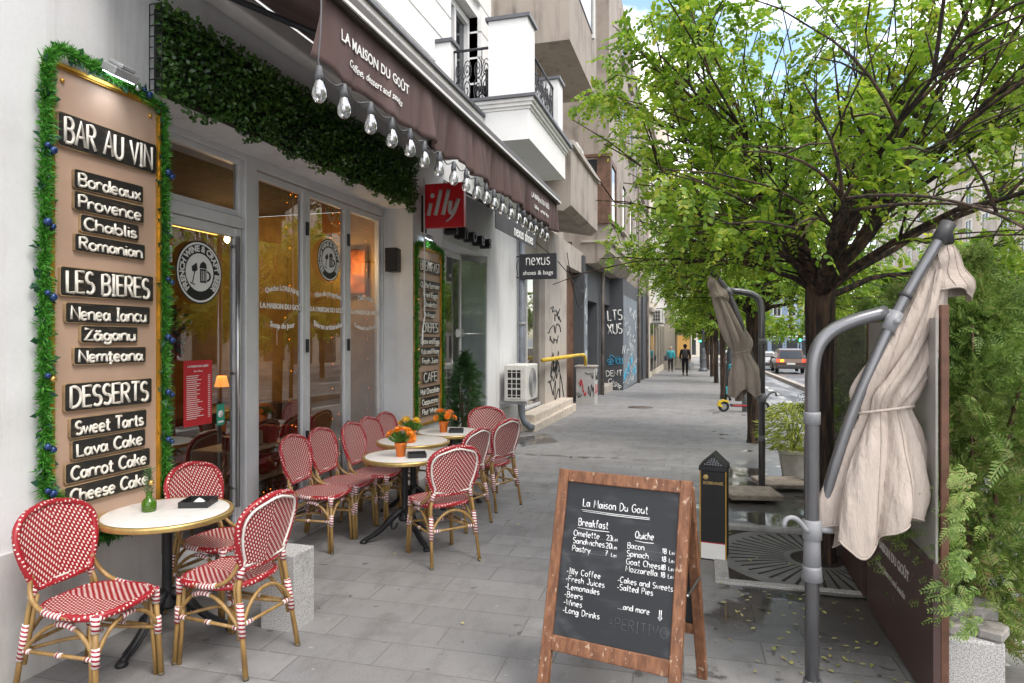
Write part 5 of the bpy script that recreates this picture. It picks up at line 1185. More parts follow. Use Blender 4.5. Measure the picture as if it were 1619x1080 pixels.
o = MB().box(-.05, .05, -.16, .16, 0, .38).build('white_planter', m_wpot, None, bev=.01); o.location = (1.22, 8.45, 0); tag(o, 'narrow pale box standing between the bamboo pot and the trunk', 'planter')
# ------------------------------------------------------------------ tree grate and pit
t = thing('tree_grate', 'round slotted iron tree grate around the nearest trunk', 'tree grate', (.86, 5.66, 0)); mb = MB()
m_grate = simple('grate_iron', (.20, .195, .19), .6, .4, amount=.2)
for i in range(44):
    a = 2*math.pi*i/44; 
    for r0, r1 in ((.23, .70),):
        c, s = math.cos(a), math.sin(a); w_ = .0115
        mb.add([(.86+r0*c-w_*s, 5.66+r0*s+w_*c, .012), (.86+r0*c+w_*s, 5.66+r0*s-w_*c, .012), (.86+r1*c+w_*s*3.1, 5.66+r1*s-w_*c*3.1, .012), (.86+r1*c-w_*s*3.1, 5.66+r1*s+w_*c*3.1, .012)], [(0, 1, 2, 3)])
for r0, r1 in ((.20, .25), (.67, .78)):
    vs = []; fs = []
    for i in range(48):
        a = 2*math.pi*i/48; vs += [(.86+r*math.cos(a), 5.66+r*math.sin(a), .0125) for r in (r0, r1)]
    for i in range(48): j = (i+1) % 48; fs.append((2*i, 2*i+1, 2*j+1, 2*j))
    mb.add(vs, fs)
mb.build('grate', m_grate, t)
mb = MB(); mb.box(.08, 1.6, 4.94, 5.02, -.05, .016).box(.08, 1.6, 6.32, 6.42, -.05, .045).box(.08, .18, 5.02, 6.32, -.05, .018); struct(mb.build('tree_pit_kerb', m_granite, None, bev=.006))
struct(MB().box(.18, 1.6, 5.02, 6.32, -.05, .008).build('tree_pit', simple('pit_soil', (.035, .028, .022), .95, scale=30, amount=.5)))
# fallen leaves
n = 170; C = np.stack([rng.normal(.55, .5, n), rng.uniform(3.2, 8.5, n), np.full(n, .011)], 1); C[:70, 0] = rng.uniform(.2, 1.0, 70); C[:70, 1] = rng.uniform(3.6, 5, 70); C[150:, 0] = rng.uniform(-2.5, .5, 20); C = C[C[:, 0] < 1.0]; n = len(C)
D = rnd_dir(n); D[:, 2] *= .12; N = rnd_dir(n)*.15+np.array([0, 0, 1]); V, F = quads_from(C, D, N, rng.uniform(.012, .026, n), rng.uniform(.007, .013, n), .1); V[:, 2] = np.maximum(V[:, 2], .008)
o = npmesh('fallen_leaves', V, F, leafmat('fallen_leaf', [(.2, .24, .05), (.42, .40, .1), (.5, .46, .2), (.16, .09, .04)], .1)); tag(o, 'small yellow green leaves scattered on the wet paving', 'leaves', None, 'stuff')
# ------------------------------------------------------------------ street trees
def bark():
    M = Mat('dark_bark', (.06, .04, .03), .9); p = M.geo(); f = M.noise(M.mapping(p, (9, 9, 1.0)), 2.2, 6, .65); M.color(M.mix(f.smooth(.4, .68), (.018, .013, .011), (.12, .07, .042))); M.bump(f, 1.0, .04); return M.m
m_bark = bark()
LC = [(.075, .165, .015), (.14, .27, .022), (.22, .365, .03), (.33, .45, .045), (.50, .49, .06)]
lm_rob = leafmat('acacia_leaf', LC, .58, .45)
def compound(B, D, Ll, size, pairs=6):
    """pinnate leaves: B base, D direction (n,3); leaflets are six sided ovals"""
    n = len(B); D = D/np.linalg.norm(D, axis=1)[:, None]; S_ = np.cross(D, np.array([0, 0, 1.0]))+rnd_dir(n)*.35; S_ /= np.linalg.norm(S_, axis=1)[:, None]; U_ = np.cross(S_, D)
    Vs = []; hexa = [(-1, 0), (-.45, .5), (.4, .52), (1, 0), (.4, -.52), (-.45, -.5)]
    Ll = Ll[:, None]; sz = size[:, None]
    for k in range(pairs+1):
        t = .22+.78*k/pairs
        for sg in ((-1, 1) if k < pairs else (0,)):
            d = (S_*sg*.95+D*(.35 if sg else 1)-U_*.25-np.array([0, 0, .25])+rnd_dir(n)*.22); d /= np.linalg.norm(d, axis=1)[:, None]
            nrm = U_+rnd_dir(n)*.35; s2 = np.cross(nrm, d); s2 /= np.linalg.norm(s2, axis=1)[:, None]
            c = B+D*Ll*t-np.array([0, 0, 1])*Ll*.35*t*t+d*sz*1.05
            for a, b_ in hexa: Vs.append(c+d*sz*a+s2*sz*b_*1.02)
    V = np.stack(Vs, 1); m = V.shape[1]; V = V.reshape(-1, 3); return V, np.arange(len(V)).reshape(-1, 6)
def tree(lab, x, y, tr, zf, Rc, nl, nleaf, Ll, size, seed, up=1.0, lean=0, flat=.75, group='street trees along the kerb', pairs=6, sub=True, bias=None, rl=.36, prune=1.0):
    st = random.getstate(); random.seed(seed); g = gz(y); T = thing('street_tree', lab, 'tree', (x, y, g), 0, group)
    b = MB(); pts = [(x, y, g-.05), (x+.01, y, g+.12), (x+lean*.3, y, g+zf*.35), (x+lean*.7, y+.03, g+zf*.7), (x+lean, y, g+zf)]
    b.tube(catmull(pts, 4), [tr*k for k in np.interp(np.linspace(0, 1, 17), [0, .08, .3, .75, .92, 1], [1.45, 1.12, .95, .94, 1.12, .75])], 14)
    o = Vector((x+lean, y, g+zf-.20)); anchors = []; dirs = []
    for i in range(nl):
        az = 2*math.pi*i/nl*1.0+random.uniform(-.2, .2); el = R(random.choice((12, 22, 30, 38, 48, 60, 72))+random.uniform(-5, 5))
        L = Rc*random.uniform(.85, 1.15)*(1 if el < 1 else .9)
        if prune < 1 and math.cos(az) < -.25 and el < R(36): L *= .62
        d = Vector((math.cos(az)*math.cos(el), math.sin(az)*math.cos(el), math.sin(el)*up)); e = o+Vector((d.x*L*(prune if d.x < 0 else 1), d.y*L, d.z*L*flat))
        md = o.lerp(e, .5)+Vector((-d.x*.18, -d.y*.18, .12+.1*L*random.random()*flat)); p = bez(o, o.lerp(md, .6)+Vector((0, 0, .12)), md, e, n=10)
        p = [q+Vector((random.uniform(-.03, .03), random.uniform(-.03, .03), random.uniform(-.02, .02)))*(j > 0) for j, q in enumerate(p)]
        r0 = tr*random.uniform(rl, rl*1.4); b.tube(p, [r0*(1-.9*j/10)+.004 for j in range(11)], 7)
        for k in range(random.randint(8, 11)):
            t = random.uniform(.28, 1); q = p[min(10, int(t*10))]; L2 = Rc*random.uniform(.18, .42)*(1.25-.4*t)
            dd = (d+Vector((random.uniform(-1, 1), random.uniform(-1, 1), random.uniform(-.5, .9)))*.75).normalized(); e2 = q+dd*L2+Vector((0, 0, -.05)); p2 = bez(q, q.lerp(e2, .5)+Vector((random.uniform(-.08, .08), random.uniform(-.08, .08), .08)), e2, n=5); b.tube(p2, [r0*.28*(1-.85*j/5)+.003 for j in range(6)], 5)
            for u in range(2 if sub else 1):
                q3 = p2[random.randint(2, 5)]; d3 = (dd+Vector((random.uniform(-1, 1), random.uniform(-1, 1), random.uniform(-.7, .6)))*.9).normalized(); e3 = q3+d3*L2*random.uniform(.35, .8); b.tube([q3, q3.lerp(e3, .5)+Vector((0, 0, .02)), e3], [.006, .005, .003], 4)
                for f in (.3, .6, .8, 1): anchors.append(q3.lerp(e3, f)); dirs.append(d3)
            for f in range(2, 6): anchors.append(p2[f]); dirs.append(dd)
    b.build('trunk', m_bark, T)
    A_ = np.array([tuple(a) for a in anchors]); Dd = np.array([tuple(d) for d in dirs])
    if prune < 1: keep = (A_[:, 1] > 3.75) & (A_[:, 0] > -1.1) & ((A_[:, 2] > 3.3) | (A_[:, 0] > -.5)) & (A_[:, 0] > -.21*A_[:, 1]+.02); A_, Dd = A_[keep], Dd[keep]
    idx = rng.integers(0, len(A_), nleaf)
    if bias is not None: pr = bias(A_); pr = pr/pr.sum(); idx = rng.choice(len(A_), nleaf, p=pr)
    D = Dd[idx]*.45+rnd_dir(nleaf)*.9+np.array([0, 0, -.12]); B = A_[idx]+rng.normal(size=(nleaf, 3))*.02
    V, F = compound(B, D, Ll*rng.uniform(.7, 1.2, nleaf), size*rng.uniform(.75, 1.2, nleaf), pairs); npmesh('crown', V, F, lm_rob, T)
    random.setstate(st); return T
tree('nearest street tree with thick dark trunk and spreading acacia crown over the pavement', .88, 5.66, .105, 2.25, 2.6, 30, 5500, .18, .0205, 11, flat=.85, rl=.20, prune=.86, bias=lambda A: np.linalg.norm(A-np.array([.88, 5.66, 2.3]), axis=1)**1.6)
tree('second street tree, behind the farther parasol, with low dense crown', .80, 11.7, .11, 2.3, 2.3, 24, 3600, .24, .029, 5, flat=.75, rl=.24)
tree('slim third street tree by the parked scooter', .58, 21.4, .09, 2.4, 1.9, 12, 700, .3, .05, 8, flat=.8, pairs=4, sub=False)
tree('slim street tree past the scooter, fourth along the kerb', .55, 31.2, .10, 2.5, 2.1, 11, 600, .34, .065, 9, flat=.8, pairs=4, sub=False)
tree('slim street tree right of the far lamp post, fifth along the kerb', .45, 38.2, .11, 2.5, 2.3, 11, 560, .36, .075, 12, flat=.8, pairs=4, sub=False)
tree('distant street tree beyond the walking people', .3, 50, .12, 2.6, 2.6, 11, 520, .42, .10, 14, flat=.8, pairs=3, sub=False)
tree('farthest street tree closing the pavement', .1, 64, .12, 2.6, 3.0, 11, 480, .5, .13, 15, flat=.85, pairs=3, sub=False)
for i, (x, y, h) in enumerate(((11.2, 30, 2.6), (4.5, 62, 2.6), (6.5, 78, 2.8), (16.2, 10, 2.6), (16.2, 20, 2.6), (16.5, 42, 2.8), (4.6, 13, 1.9), (4.45, 17.5, 1.8), (4.5, 24, 1.8))):
    tree(('bushy green tree standing in the roadway median far right', 'green tree above the silver car far down the road', 'distant tree behind the traffic queue', 'tree on the far pavement opposite the cafe', 'second tree on the far pavement opposite', 'third tree on the far pavement opposite', 'low bushy tree in the median behind the thuja at the right edge', 'low bushy tree in the median right of the near parasol', 'small bushy tree in the median above the brown car')[i], x, y, .13 if i < 6 else .06, h, 2.6 if i < 6 else 1.9, 10, 420 if i < 6 else 900, .5 if i < 6 else .3, .11 if i < 6 else .06, 30+i, flat=.9, group='trees across the road', pairs=3 if i < 6 else 5, sub=False)
# ------------------------------------------------------------------ shoe shop inside the white building
mb = MB(); xs = -3.66
g = MB(); g.add([(xs, 8.27, .1), (xs, 9.75, .1), (xs, 9.75, 2.95), (xs, 8.27, 2.95)], [(0, 1, 2, 3)])
shop = thing('shoe_shop_front', 'glazed shoe shop entrance between the white pillars', 'shop front', (-3.5, 9.2, 0))
g.build('glass_pane', m_shopglass, shop)
g = MB(); g.add([(xs, 9.75, .1), (-3.37, 10.19, .1), (-3.37, 10.19, 2.95), (xs, 9.75, 2.95)], [(0, 1, 2, 3)]); g.build('glass_door', m_shopglass, shop)
mb = MB()
for y, x in ((8.27, xs), (9.75, xs)): mb.box(x-.02, x+.02, y-.015, y+.015, .05, 3.0)
mb.box(-3.7, -3.36, 8.26, 10.19, .0, .1).box(xs-.02, xs+.02, 8.28, 9.74, 2.95, 3.04); mb.build('frame', m_alu, shop)
mb = MB(); mb.box(xs-.03, xs+.045, 9.70, 9.80, 1.75, 1.87); mb.tube([(xs+.03, 9.76, 1.8), (-3.39, 10.1, 1.8)], .01, 6); mb.tube([(xs+.06, 9.6, .9), (xs+.06, 9.6, 1.4)], .014, 6); mb.build('handle', m_steel, shop)
MB().box(-6.5, -4.0, 8.2, 8.25, 0, 3.1).box(-6.5, -6.4, 8.25, 12, 0, 3.1).box(-6.4, -4.0, 11.95, 12.0, 0, 3.1).box(-6.4, -3.9, 8.25, 11.95, 3.05, 3.1).build('inner_wall', m_cream, shop)
MB().box(-6.4, -3.86, 8.25, 11.95, -.01, .03).build('inner_floor', m_stone, shop)
t = thing('shop_awning', 'dark grey sloping shop awning under the bulbs, lettered in white', 'awning', (-3.35, 9.8, 3.1))
V = []; n = 60
mb = MB(); mb.prism([(-3.34, 3.86), (-2.62, 3.46), (-2.62, 3.18), (-2.625, 3.18), (-2.628, 3.45), (-3.34, 3.845)], 'y', 8.3, 10.5); mb.build('canopy', simple('dark_grey_canvas', (.055, .056, .062), .8, amount=.15), t)
mb = MB(); put_text(mb, 'nexus shoes', (-2.616, 9.75, 3.29), YD, ZU, .15, 1.1, .002, .001); mb.build('lettering', m_wtext, t)
t = thing('raised_lettering', 'row of black raised letters on the lintel over the shoe shop entrance', 'lettering', (-3.3, 9.2, 3.3))
for i, (ch, y) in enumerate(zip('shoes', (8.35, 8.72, 9.08, 9.45, 9.8))):
    mb = MB(); put_text(mb, ch, (-3.25, y, 3.22), YD, ZU, .30, None, .006, .08); mb.build('letter', m_black, t)
# air conditioner
def ac(lab, x0, x1, y0, y1, z0, z1, grille):
    T = thing('air_conditioner', lab, 'air conditioner', (x0, (y0+y1)/2, z0)); wm = simple('ac_casing', (.66, .65, .62), .5, amount=.08)
    MB().box(x0, x1, y0, y1, z0, z1).build('casing', wm, T, bev=.02, seg=2)
    mb = MB(); a, b, c, d = x0+.06, x1-.09, z0+.06, z1-.08
    mb.box(a, b, y0-.004, y0-.001, c, d); mb.build('coil', m_black, T)
    mb = MB()
    for k in range(4): z = c+(d-c)*k/3; mb.box(a-.01, b+.01, y0-.014, y0-.005, z-.008, z+.008)
    for k in range(5): z = c+(d-c)*(k+.5)/5; mb.box(a, b, y0-.011, y0-.005, z-.004, z+.004)
    for k in range(4): x = a+(b-a)*k/3; mb.box(x-.007, x+.007, y0-.018, y0-.015, c, d)
    mb.build('grille', wm, T)
    mb = MB(); yc = (y0+y1)/2; zc = (z0+z1)/2; r = min(y1-y0, z1-z0)*.40
    for q in np.linspace(.15, 1, 7): mb.tube([(x1+.008, yc+r*q*math.cos(a_), zc+r*q*math.sin(a_)) for a_ in np.linspace(0, 2*math.pi, 24, endpoint=False)], .005, 5, closed=True)
    mb.build('fan_guard', m_pl, T); mb = MB(); mb.box(x0-.12, x1, y0+.03, y0+.07, z0-.05, z0-.01).box(x0-.12, x1, y1-.07, y1-.03, z0-.05, z0-.01); mb.build('bracket', m_pl, T)
ac('white air conditioner unit mounted low on the white pillar past the shoe shop', -3.25, -2.86, 10.8, 11.6, .66, 1.28, True)
t = thing('downpipe', 'grey rain downpipe with kicked out foot at the end of the white building', 'downpipe', (-3.25, 11.95, 0)); MB().tube([(-3.26, 11.98, 5), (-3.26, 11.98, .45)]+bez((-3.26, 11.98, .45), (-3.26, 11.98, .2), (-3.2, 11.95, .12), (-3.02, 11.85, .08))[1:], .062, 12).build('pipe', simple('blue_grey_pipe', (.16, .18, .21), .45), t)
mb = MB()
for z in (.55, 2.0, 3.6): mb.lathe([(.062, -.03), (.07, -.03), (.07, .03), (.062, .03)], (-3.26, 11.98, z), 12)
mb.build('pipe_clip', m_pl, t)
# ------------------------------------------------------------------ concrete building with shop window and graffiti pillar
ob = thing('concrete_building', 'weathered concrete apartment building with heavy balcony beyond the white one', 'building', (-3.4, 15.5, 0))
mb = MB(); mb.box(-3.85, -3.36, 14.3, 16.7, -.3, 3.6).box(-3.85, -3.36, 12.1, 14.3, 3.2, 3.6).box(-4.4, -3.9, 12.11, 18.9, 3.9, 16).box(-4.0, -3.37, 12.12, 19.2, 3.6, 4.2); mb.build('wall', m_conc2, ob)
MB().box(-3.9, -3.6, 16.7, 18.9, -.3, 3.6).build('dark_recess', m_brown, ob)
g = MB(); g.add([(-3.5, 12.12, .3), (-3.5, 14.3, .3), (-3.5, 14.3, 3.2), (-3.5, 12.12, 3.2)], [(0, 1, 2, 3)]); g.build('shop_window', m_shopglass, ob)
mb = MB(); mb.box(-3.53, -3.47, 13.16, 13.2, .3, 3.2).box(-3.54, -3.46, 12.12, 14.3, .26, .32); mb.build('window_frame', m_alu, ob)
MB().box(-6.0, -5.9, 12.1, 14.3, 0, 3.4).box(-5.9, -3.6, 14.25, 14.3, 0, 3.4).box(-5.9, -3.6, 12.11, 14.25, 3.3, 3.4).box(-5.9, -3.6, 12.11, 14.25, -.02, .28).build('inner_wall', m_cream, ob)
MB().box(-3.4, -2.98, 11.9, 16.0, -.05, .13).box(-3.4, -3.06, 12.2, 16.0, .13, .27).build('stone_step', m_stone, ob, bev=.006)
mb = MB(); mb.prism([(-3.9, 4.35), (-2.5, 4.10), (-2.36, 4.2), (-2.36, 5.30), (-3.9, 5.30)], 'y', 12.13, 15.35); mb.build('balcony', m_conc, ob)
MB().box(-2.62, -2.30, 12.1, 15.42, 5.305, 5.40).box(-3.9, -2.62, 15.20, 15.42, 5.305, 5.40).build('balcony_coping', m_conc2, ob)
MB().box(-4.0, -2.42, 12.3, 15.6, 7.35, 16).build('upper_bay', m_conc, ob)
mb = MB(); mb.box(-2.419, -2.40, 12.8, 14.9, 8.6, 10.4); mb.build('bay_window', m_dkglass, ob); MB().box(-2.42, -2.36, 12.7, 12.8, 8.5, 10.5).box(-2.42, -2.36, 14.9, 15.0, 8.5, 10.5).build('window_frame', m_trim, ob)
ac('white air conditioner unit standing on the concrete balcony parapet', -2.95, -2.62, 14.2, 15.0, 5.41, 5.98, True)
def scribble(mb, o, x, y, w_, h, r, n, seed):
    rs = random.Random(seed); pts = []
    for i in range(n): pts.append((w_*(i/(n-1)-.5)+rs.uniform(-.14, .14)*w_, rs.uniform(-.5, .5)*h))
    M = frame(o, x, y); mb.tube([M @ Vector((p.x, p.y, 0)) for p in catmull([(a, b, 0) for a, b in pts], 5)], r, 5)
mb = MB()
for z, w_, h, s in ((.55, 1.3, .6, 1), (1.0, .9, .35, 2), (1.25, .8, .4, 3), (1.95, 1.2, .25, 4), (2.35, 1.1, .22, 5), (2.2, .7, .3, 6), (.85, 1.2, .3, 7), (1.1, .6, .5, 8), (1.7, .9, .2, 9)): scribble(mb, (-3.354, 15.4+random.uniform(-.2, .2), z), YD, ZU, w_, h, .014, 10, s)
mb.build('graffiti', m_black, ob)
t = thing('gas_pipe', 'yellow gas pipe running along the wall into the meter cabinet', 'pipe', (-3.2, 15.5, 1.25)); MB().tube([(-3.2, 13.4, 1.27), (-3.2, 17.5, 1.27), (-3.12, 17.85, 1.27), (-3.1, 18.0, 1.18), (-3.1, 18.02, .95)], .045, 8).build('pipe', simple('yellow_paint', (.62, .43, .04), .45, amount=.2), t)
t = thing('meter_cabinet', 'grey gas meter cabinet with red and black graffiti', 'cabinet', (-3.1, 18.2, gz(18)))
MB().box(-3.36, -2.84, 18.0, 18.5, -.12, .93).build('body', streaked('cabinet_paint', (.42, .42, .41), (.22, .2, .18), .6), t, bev=.008); MB().box(-3.39, -2.81, 17.97, 18.53, .932, .97).build('lid', m_conc2, t)
mb = MB(); scribble(mb, (-3.16, 17.995, .42), (1, 0, 0), ZU, .18, .6, .012, 9, 21); scribble(mb, (-2.835, 18.25, .3), YD, ZU, .3, .3, .01, 8, 22); mb.build('red_graffiti', simple('red_spray', (.5, .02, .03), .5), t)
mb = MB(); scribble(mb, (-2.835, 18.25, .7), YD, ZU, .4, .3, .008, 10, 23); scribble(mb, (-3.0, 17.994, .7), (1, 0, 0), ZU, .22, .2, .007, 9, 24); scribble(mb, (-3.25, 17.994, .15), (1, 0, 0), ZU, .15, .2, .007, 8, 25); scribble(mb, (-2.95, 17.994, .3), (1, 0, 0), ZU, .15, .35, .007, 9, 26); mb.build('black_graffiti', m_black, t)
# ------------------------------------------------------------------ slate coloured building with oriel and graffiti
sb = thing('slate_building', 'old building with dark graffiti covered ground floor and concrete oriel', 'building', (-3.0, 26, gz(26)))
gl_ = lambda y: gz(y)-.3
mb = MB(); mb.box(-4.4, -3.7, 18.9, 24.5, -.6, 4.2).box(-4.4, -2.83, 24.5, 31.8, -.7, 3.9).box(-4.4, -2.83, 33.0, 36, -.8, 3.9).box(-4.4, -3.6, 31.8, 33.0, -.7, 3.9); mb.box(-3.7, -3.3, 18.9, 19.5, -.6, 4.1).box(-3.7, -3.3, 21.4, 22.2, -.6, 4.1).box(-3.7, -3.3, 19.5, 21.4, 2.85, 4.1).box(-3.7, -3.3, 22.2, 24.5, 2.9, 4.1); mb.build('ground_floor', m_dark, sb)
MB().box(-3.72, -3.62, 19.5, 21.4, -.3, 2.84).build('door', simple('door_grey', (.10, .11, .115), .5), sb)
MB().box(-3.70, -3.2, 22.2, 24.5, -.5, .06).build('door_step', m_conc2, sb)
MB().box(-2.829, -2.81, 24.55, 29.6, -.2, 3.3).build('faded_paint', m_pale, sb); MB().box(-3.299, -3.285, 18.95, 19.45, -.3, 3.6).build('faded_paint', m_pale, sb)
mb = MB(); mb.box(-4.0, -2.62, 19.2, 26, 4.55, 13).box(-4.0, -2.80, 26, 36, 4.3, 13); mb.prism([(-3.7, 3.9), (-2.95, 3.9), (-2.62, 4.25), (-2.62, 4.55), (-3.7, 4.55)], 'y', 19.2, 26); mb.prism([(-3.7, 3.9), (-2.9, 3.9), (-2.8, 4.3), (-3.7, 4.3)], 'y', 26, 36)
mb.build('oriel', m_conc, sb)
MB().box(-2.63, -2.54, 19.1, 26.1, 4.5, 4.56).box(-3.4, -2.63, 19.1, 19.2, 4.5, 4.56).build('oriel_ledge', m_conc2, sb)
t_ = MB(); t_.box(-3.3, -2.60, 19.16, 19.198, 5.15, 6.9).build('oriel_window', m_dkglass, sb)
mb = MB(); mb.box(-2.95, -2.56, 19.10, 19.155, 5.1, 7.0).box(-3.34, -3.26, 19.10, 19.155, 5.1, 7.0).box(-3.4, -2.5, 19.05, 19.157, 5.02, 5.1).box(-3.4, -2.5, 19.05, 19.157, 6.95, 7.03).box(-2.618, -2.56, 19.2, 19.42, 5.1, 6.95).box(-2.618, -2.56, 20.45, 20.6, 5.1, 6.95).box(-2.618, -2.56, 19.42, 20.45, 5.1, 5.2).box(-2.618, -2.56, 19.42, 20.45, 6.8, 6.95); mb.build('window_frame', m_brown, sb); MB().box(-2.618, -2.59, 19.42, 20.45, 5.2, 6.8).build('side_window', m_dkglass, sb)
for y in (22, 24.3, 28, 31.5, 34):
    for z in (5.3, 8.3, 11.0):
        b = MB(); xw = -2.615 if y < 26 else -2.795; b.box(xw, xw+.02, y, y+1.1, z, z+1.5); o = b.build('window', m_dkglass, sb)
        b = MB(); b.box(xw, xw+.07, y-.07, y, z-.05, z+1.55).box(xw, xw+.07, y+1.1, y+1.17, z-.05, z+1.55).box(xw, xw+.12, y-.1, y+1.2, z-.1, z-.05).box(xw, xw+.06, y, y+1.1, z+1.5, z+1.55); b.build('window_frame', m_conc2, o)
mb = MB(); YF = 24.492
for s, z, h, w_, r in (('LTS', 2.55, .36, .52, .026), ('XUS', 2.05, .36, .52, .024), ('DENT.', .42, .2, .62, .016), ('CASPR', .02, .16, .52, .012)): stroke_text(mb, s, (-3.13, YF, z), (1, 0, .06 if s != 'CASPR' else -.7), ZU, h, r, width=w_)
mb.build('white_graffiti', m_wtext, sb)
mb = MB(); stroke_text(mb, 'SEMOU', (-3.12, YF, .85), (1, 0, .1), ZU, .2, .018, width=.55); scribble(mb, (-3.1, YF, 1.0), (1, 0, 0), ZU, .4, .2, .012, 8, 41); [scribble(mb, (-2.806, 25+k*1.1, .3+.25*(k % 3)), YD, ZU, .9, .5, .02, 9, 140+k) for k in range(4)]; mb.build('blue_graffiti', simple('blue_spray', (.05, .35, .55), .5), sb)
mb = MB()
for k in range(30): scribble(mb, (-2.807, random.uniform(24.8, 29.4), random.uniform(0, 2.9)), YD, ZU, random.uniform(.6, 1.6), random.uniform(.2, .6), .014, 8, 50+k)
for k in range(5): scribble(mb, (-3.283, 19.2, random.uniform(.6, 3.4)), YD, ZU, .35, random.uniform(.2, .6), .012, 7, 80+k)
scribble(mb, (-3.614, 20.4, 2.1), YD, ZU, .8, .7, .016, 9, 91); mb.build('pale_graffiti', simple('pale_spray', (.42, .45, .46), .6), sb)
for x, y, z0, z1 in ((-3.2, 21.9, -.3, 4.0), (-2.74, 29.9, -.6, 9), (-2.74, 34.5, -.6, 8)):
    b = MB(); b.tube([(x, y, z1), (x, y, 3.9), (x+.02, y, 3.7), (x, y, 3.4), (x, y, z0)], .06, 8); b.build('downpipe', simple('rusty_pipe', (.20, .17, .15), .6, amount=.4, scale=3), sb)
t = thing('overhead_cable', 'black cables sagging along the concrete walls', 'cable', (-3.3, 16, 3.6)); b = MB(); b.tube(bez((-3.33, 12.3, 3.8), (-2.9, 14, 3.2), (-3.3, 16.5, 3.9), (-3.1, 18, 2.0), (-3.27, 19, 3.6)), .012, 5).tube(bez((-3.33, 16.6, 3.9), (-3.25, 17.4, 2.4), (-3.28, 18.6, 2.1), (-3.25, 18.95, 3.3)), .012, 5); b.build('cable', m_black, t)
b = MB(); b.lathe([(.0001, .001), (.33, .001), (.33, .006), (.0001, .006)], (0, 0, 0), 24)
o = b.build('manhole_cover', simple('rusty_cover', (.10, .075, .06), .7)); o.location = (-1.58, 17.6, gz(17.6)); tag(o, 'round rusty manhole cover in the paving', 'manhole cover')
# ------------------------------------------------------------------ rows of plainer buildings with storeys
def block(name, lab, wall, x0, x1, y0, y1, h, face, zb, storey=3.1, win=(1.2, 1.7), gap=2.6, ground=True, mat2=None, balc=False):
    """face: '+x' or '-x' or '-y' — the side that looks at the street"""
    T = thing(name, lab, 'building', ((x0+x1)/2, (y0+y1)/2, zb)); MB().box(x0, x1, y0, y1, zb-.5, zb+h).build('wall', wall, T)
    b = MB(); e = .25
    for z in (3.6, h-.35): b.box(x0-e*.6, x1+e*.6, y0-.1, y1+.1, zb+z, zb+z+.22)
    b.build('cornice', mat2 or m_conc2, T)
    a0, a1 = (y0, y1) if face != '-y' else (x0, x1); k = max(1, int((a1-a0)/gap)); proto = None
    for s in range(int((h-4.2)/storey)):
        for i in range(k):
            a = a0+(i+.5)*(a1-a0)/k; z = zb+4.3+s*storey
            def bx(q, d0, d1, u0, u1, w0, w1):
                if face == '+x': q.box(x1+d0, x1+d1, a+u0, a+u1, z+w0, z+w1)
                elif face == '-x': q.box(x0-d1, x0-d0, a+u0, a+u1, z+w0, z+w1)
                else: q.box(a+u0, a+u1, y0-d1, y0-d0, z+w0, z+w1)
            W_, H_ = win
            if proto is None:
                p = MB(); bx(p, .0, .02, -W_/2, W_/2, 0, H_); po = p.build('window', m_dkglass, T); f = MB()
                for u0, u1, w0, w1 in ((-W_/2-.1, -W_/2, -.1, H_+.1), (W_/2, W_/2+.1, -.1, H_+.1), (-W_/2, W_/2, H_, H_+.1), (-W_/2, W_/2, -.1, 0), (-.03, .03, 0, H_)): bx(f, .0, .07, u0, u1, w0, w1)
                fo = f.build('window_frame', m_trim, po); proto = (po, fo, a, z)
            else:
                c = proto[0].copy(); link(c); c.location = ((a-proto[2]) if face == '-y' else 0, (a-proto[2]) if face != '-y' else 0, z-proto[3]); d = proto[1].copy(); link(d); d.parent = c
            if balc and i % 2 == 0:
                q = MB(); bx(q, .0, 1.0, -W_*.9, W_*.9, -.35, -.2); bx(q, .94, 1.0, -W_*.9, W_*.9, -.2, .7); q.build('balcony', m_conc2, T)
    if ground:
        for i in range(k):
            a = a0+(i+.5)*(a1-a0)/k; q = MB(); W_ = (a1-a0)/k*.36
            if face == '+x': q.box(x1, x1+.03, a-W_, a+W_, zb+.4, zb+3.0)
            elif face == '-x': q.box(x0-.03, x0, a-W_, a+W_, zb+.4, zb+3.0)
            else: q.box(a-W_, a+W_, y0-.03, y0, zb+.4, zb+3.0)
            q.build('shop_window', m_dkglass, T)
    return T
cb_ = block('cream_building', 'cream rendered building with air conditioners past the slate one', m_cream, -12, -2.75, 36.02, 50, 14, '+x', gz(43), mat2=m_conc)
for y, z in ((37.5, 2.55), (39.8, 2.55)): ac('white air conditioner on the cream building wall, %s' % ('nearer of two' if y < 38 else 'farther of two'), -2.74, -2.2, y, y+.9, z, z+.75, True)
MB().box(-2.75, -1.9, 41, 43.5, 3.5, 3.7).box(-1.95, -1.9, 41, 43.5, 3.7, 4.5).build('balcony', m_trim, cb_)
block('far_shop_building', 'pale far building with lit shop front at the end of the pavement', m_beige, -12, -2.0, 50.05, 66, 15, '+x', gz(58), mat2=m_conc)
block('tall_block', 'tall grey apartment block rising behind the left row', m_beige, -14, -3.6, 66.1, 90, 24, '+x', gz(78))
t = thing('lit_shop_front', 'warm lit shop window with dark sign board at the end of the pavement', 'shop front', (-1.6, 52, gz(52))); zb = gz(52)
MB().box(-2.0, -.9, 52.0, 56, zb, zb+3.4).build('kiosk_wall', m_cream, t); MB().box(-1.9, -1.0, 51.96, 51.99, zb+.9, zb+2.5).build('window', emit('warm_window', (.75, .42, .14), .22), t); MB().box(-2.0, -.95, 51.9, 51.98, zb+2.75, zb+3.25).build('sign_board', m_black, t)
b = MB(); put_text(b, 'CONCEPT', (-1.47, 51.89, zb+3.0), (1, 0, 0), ZU, .25, .8, .004, .003); b.build('lettering', m_wtext, t)
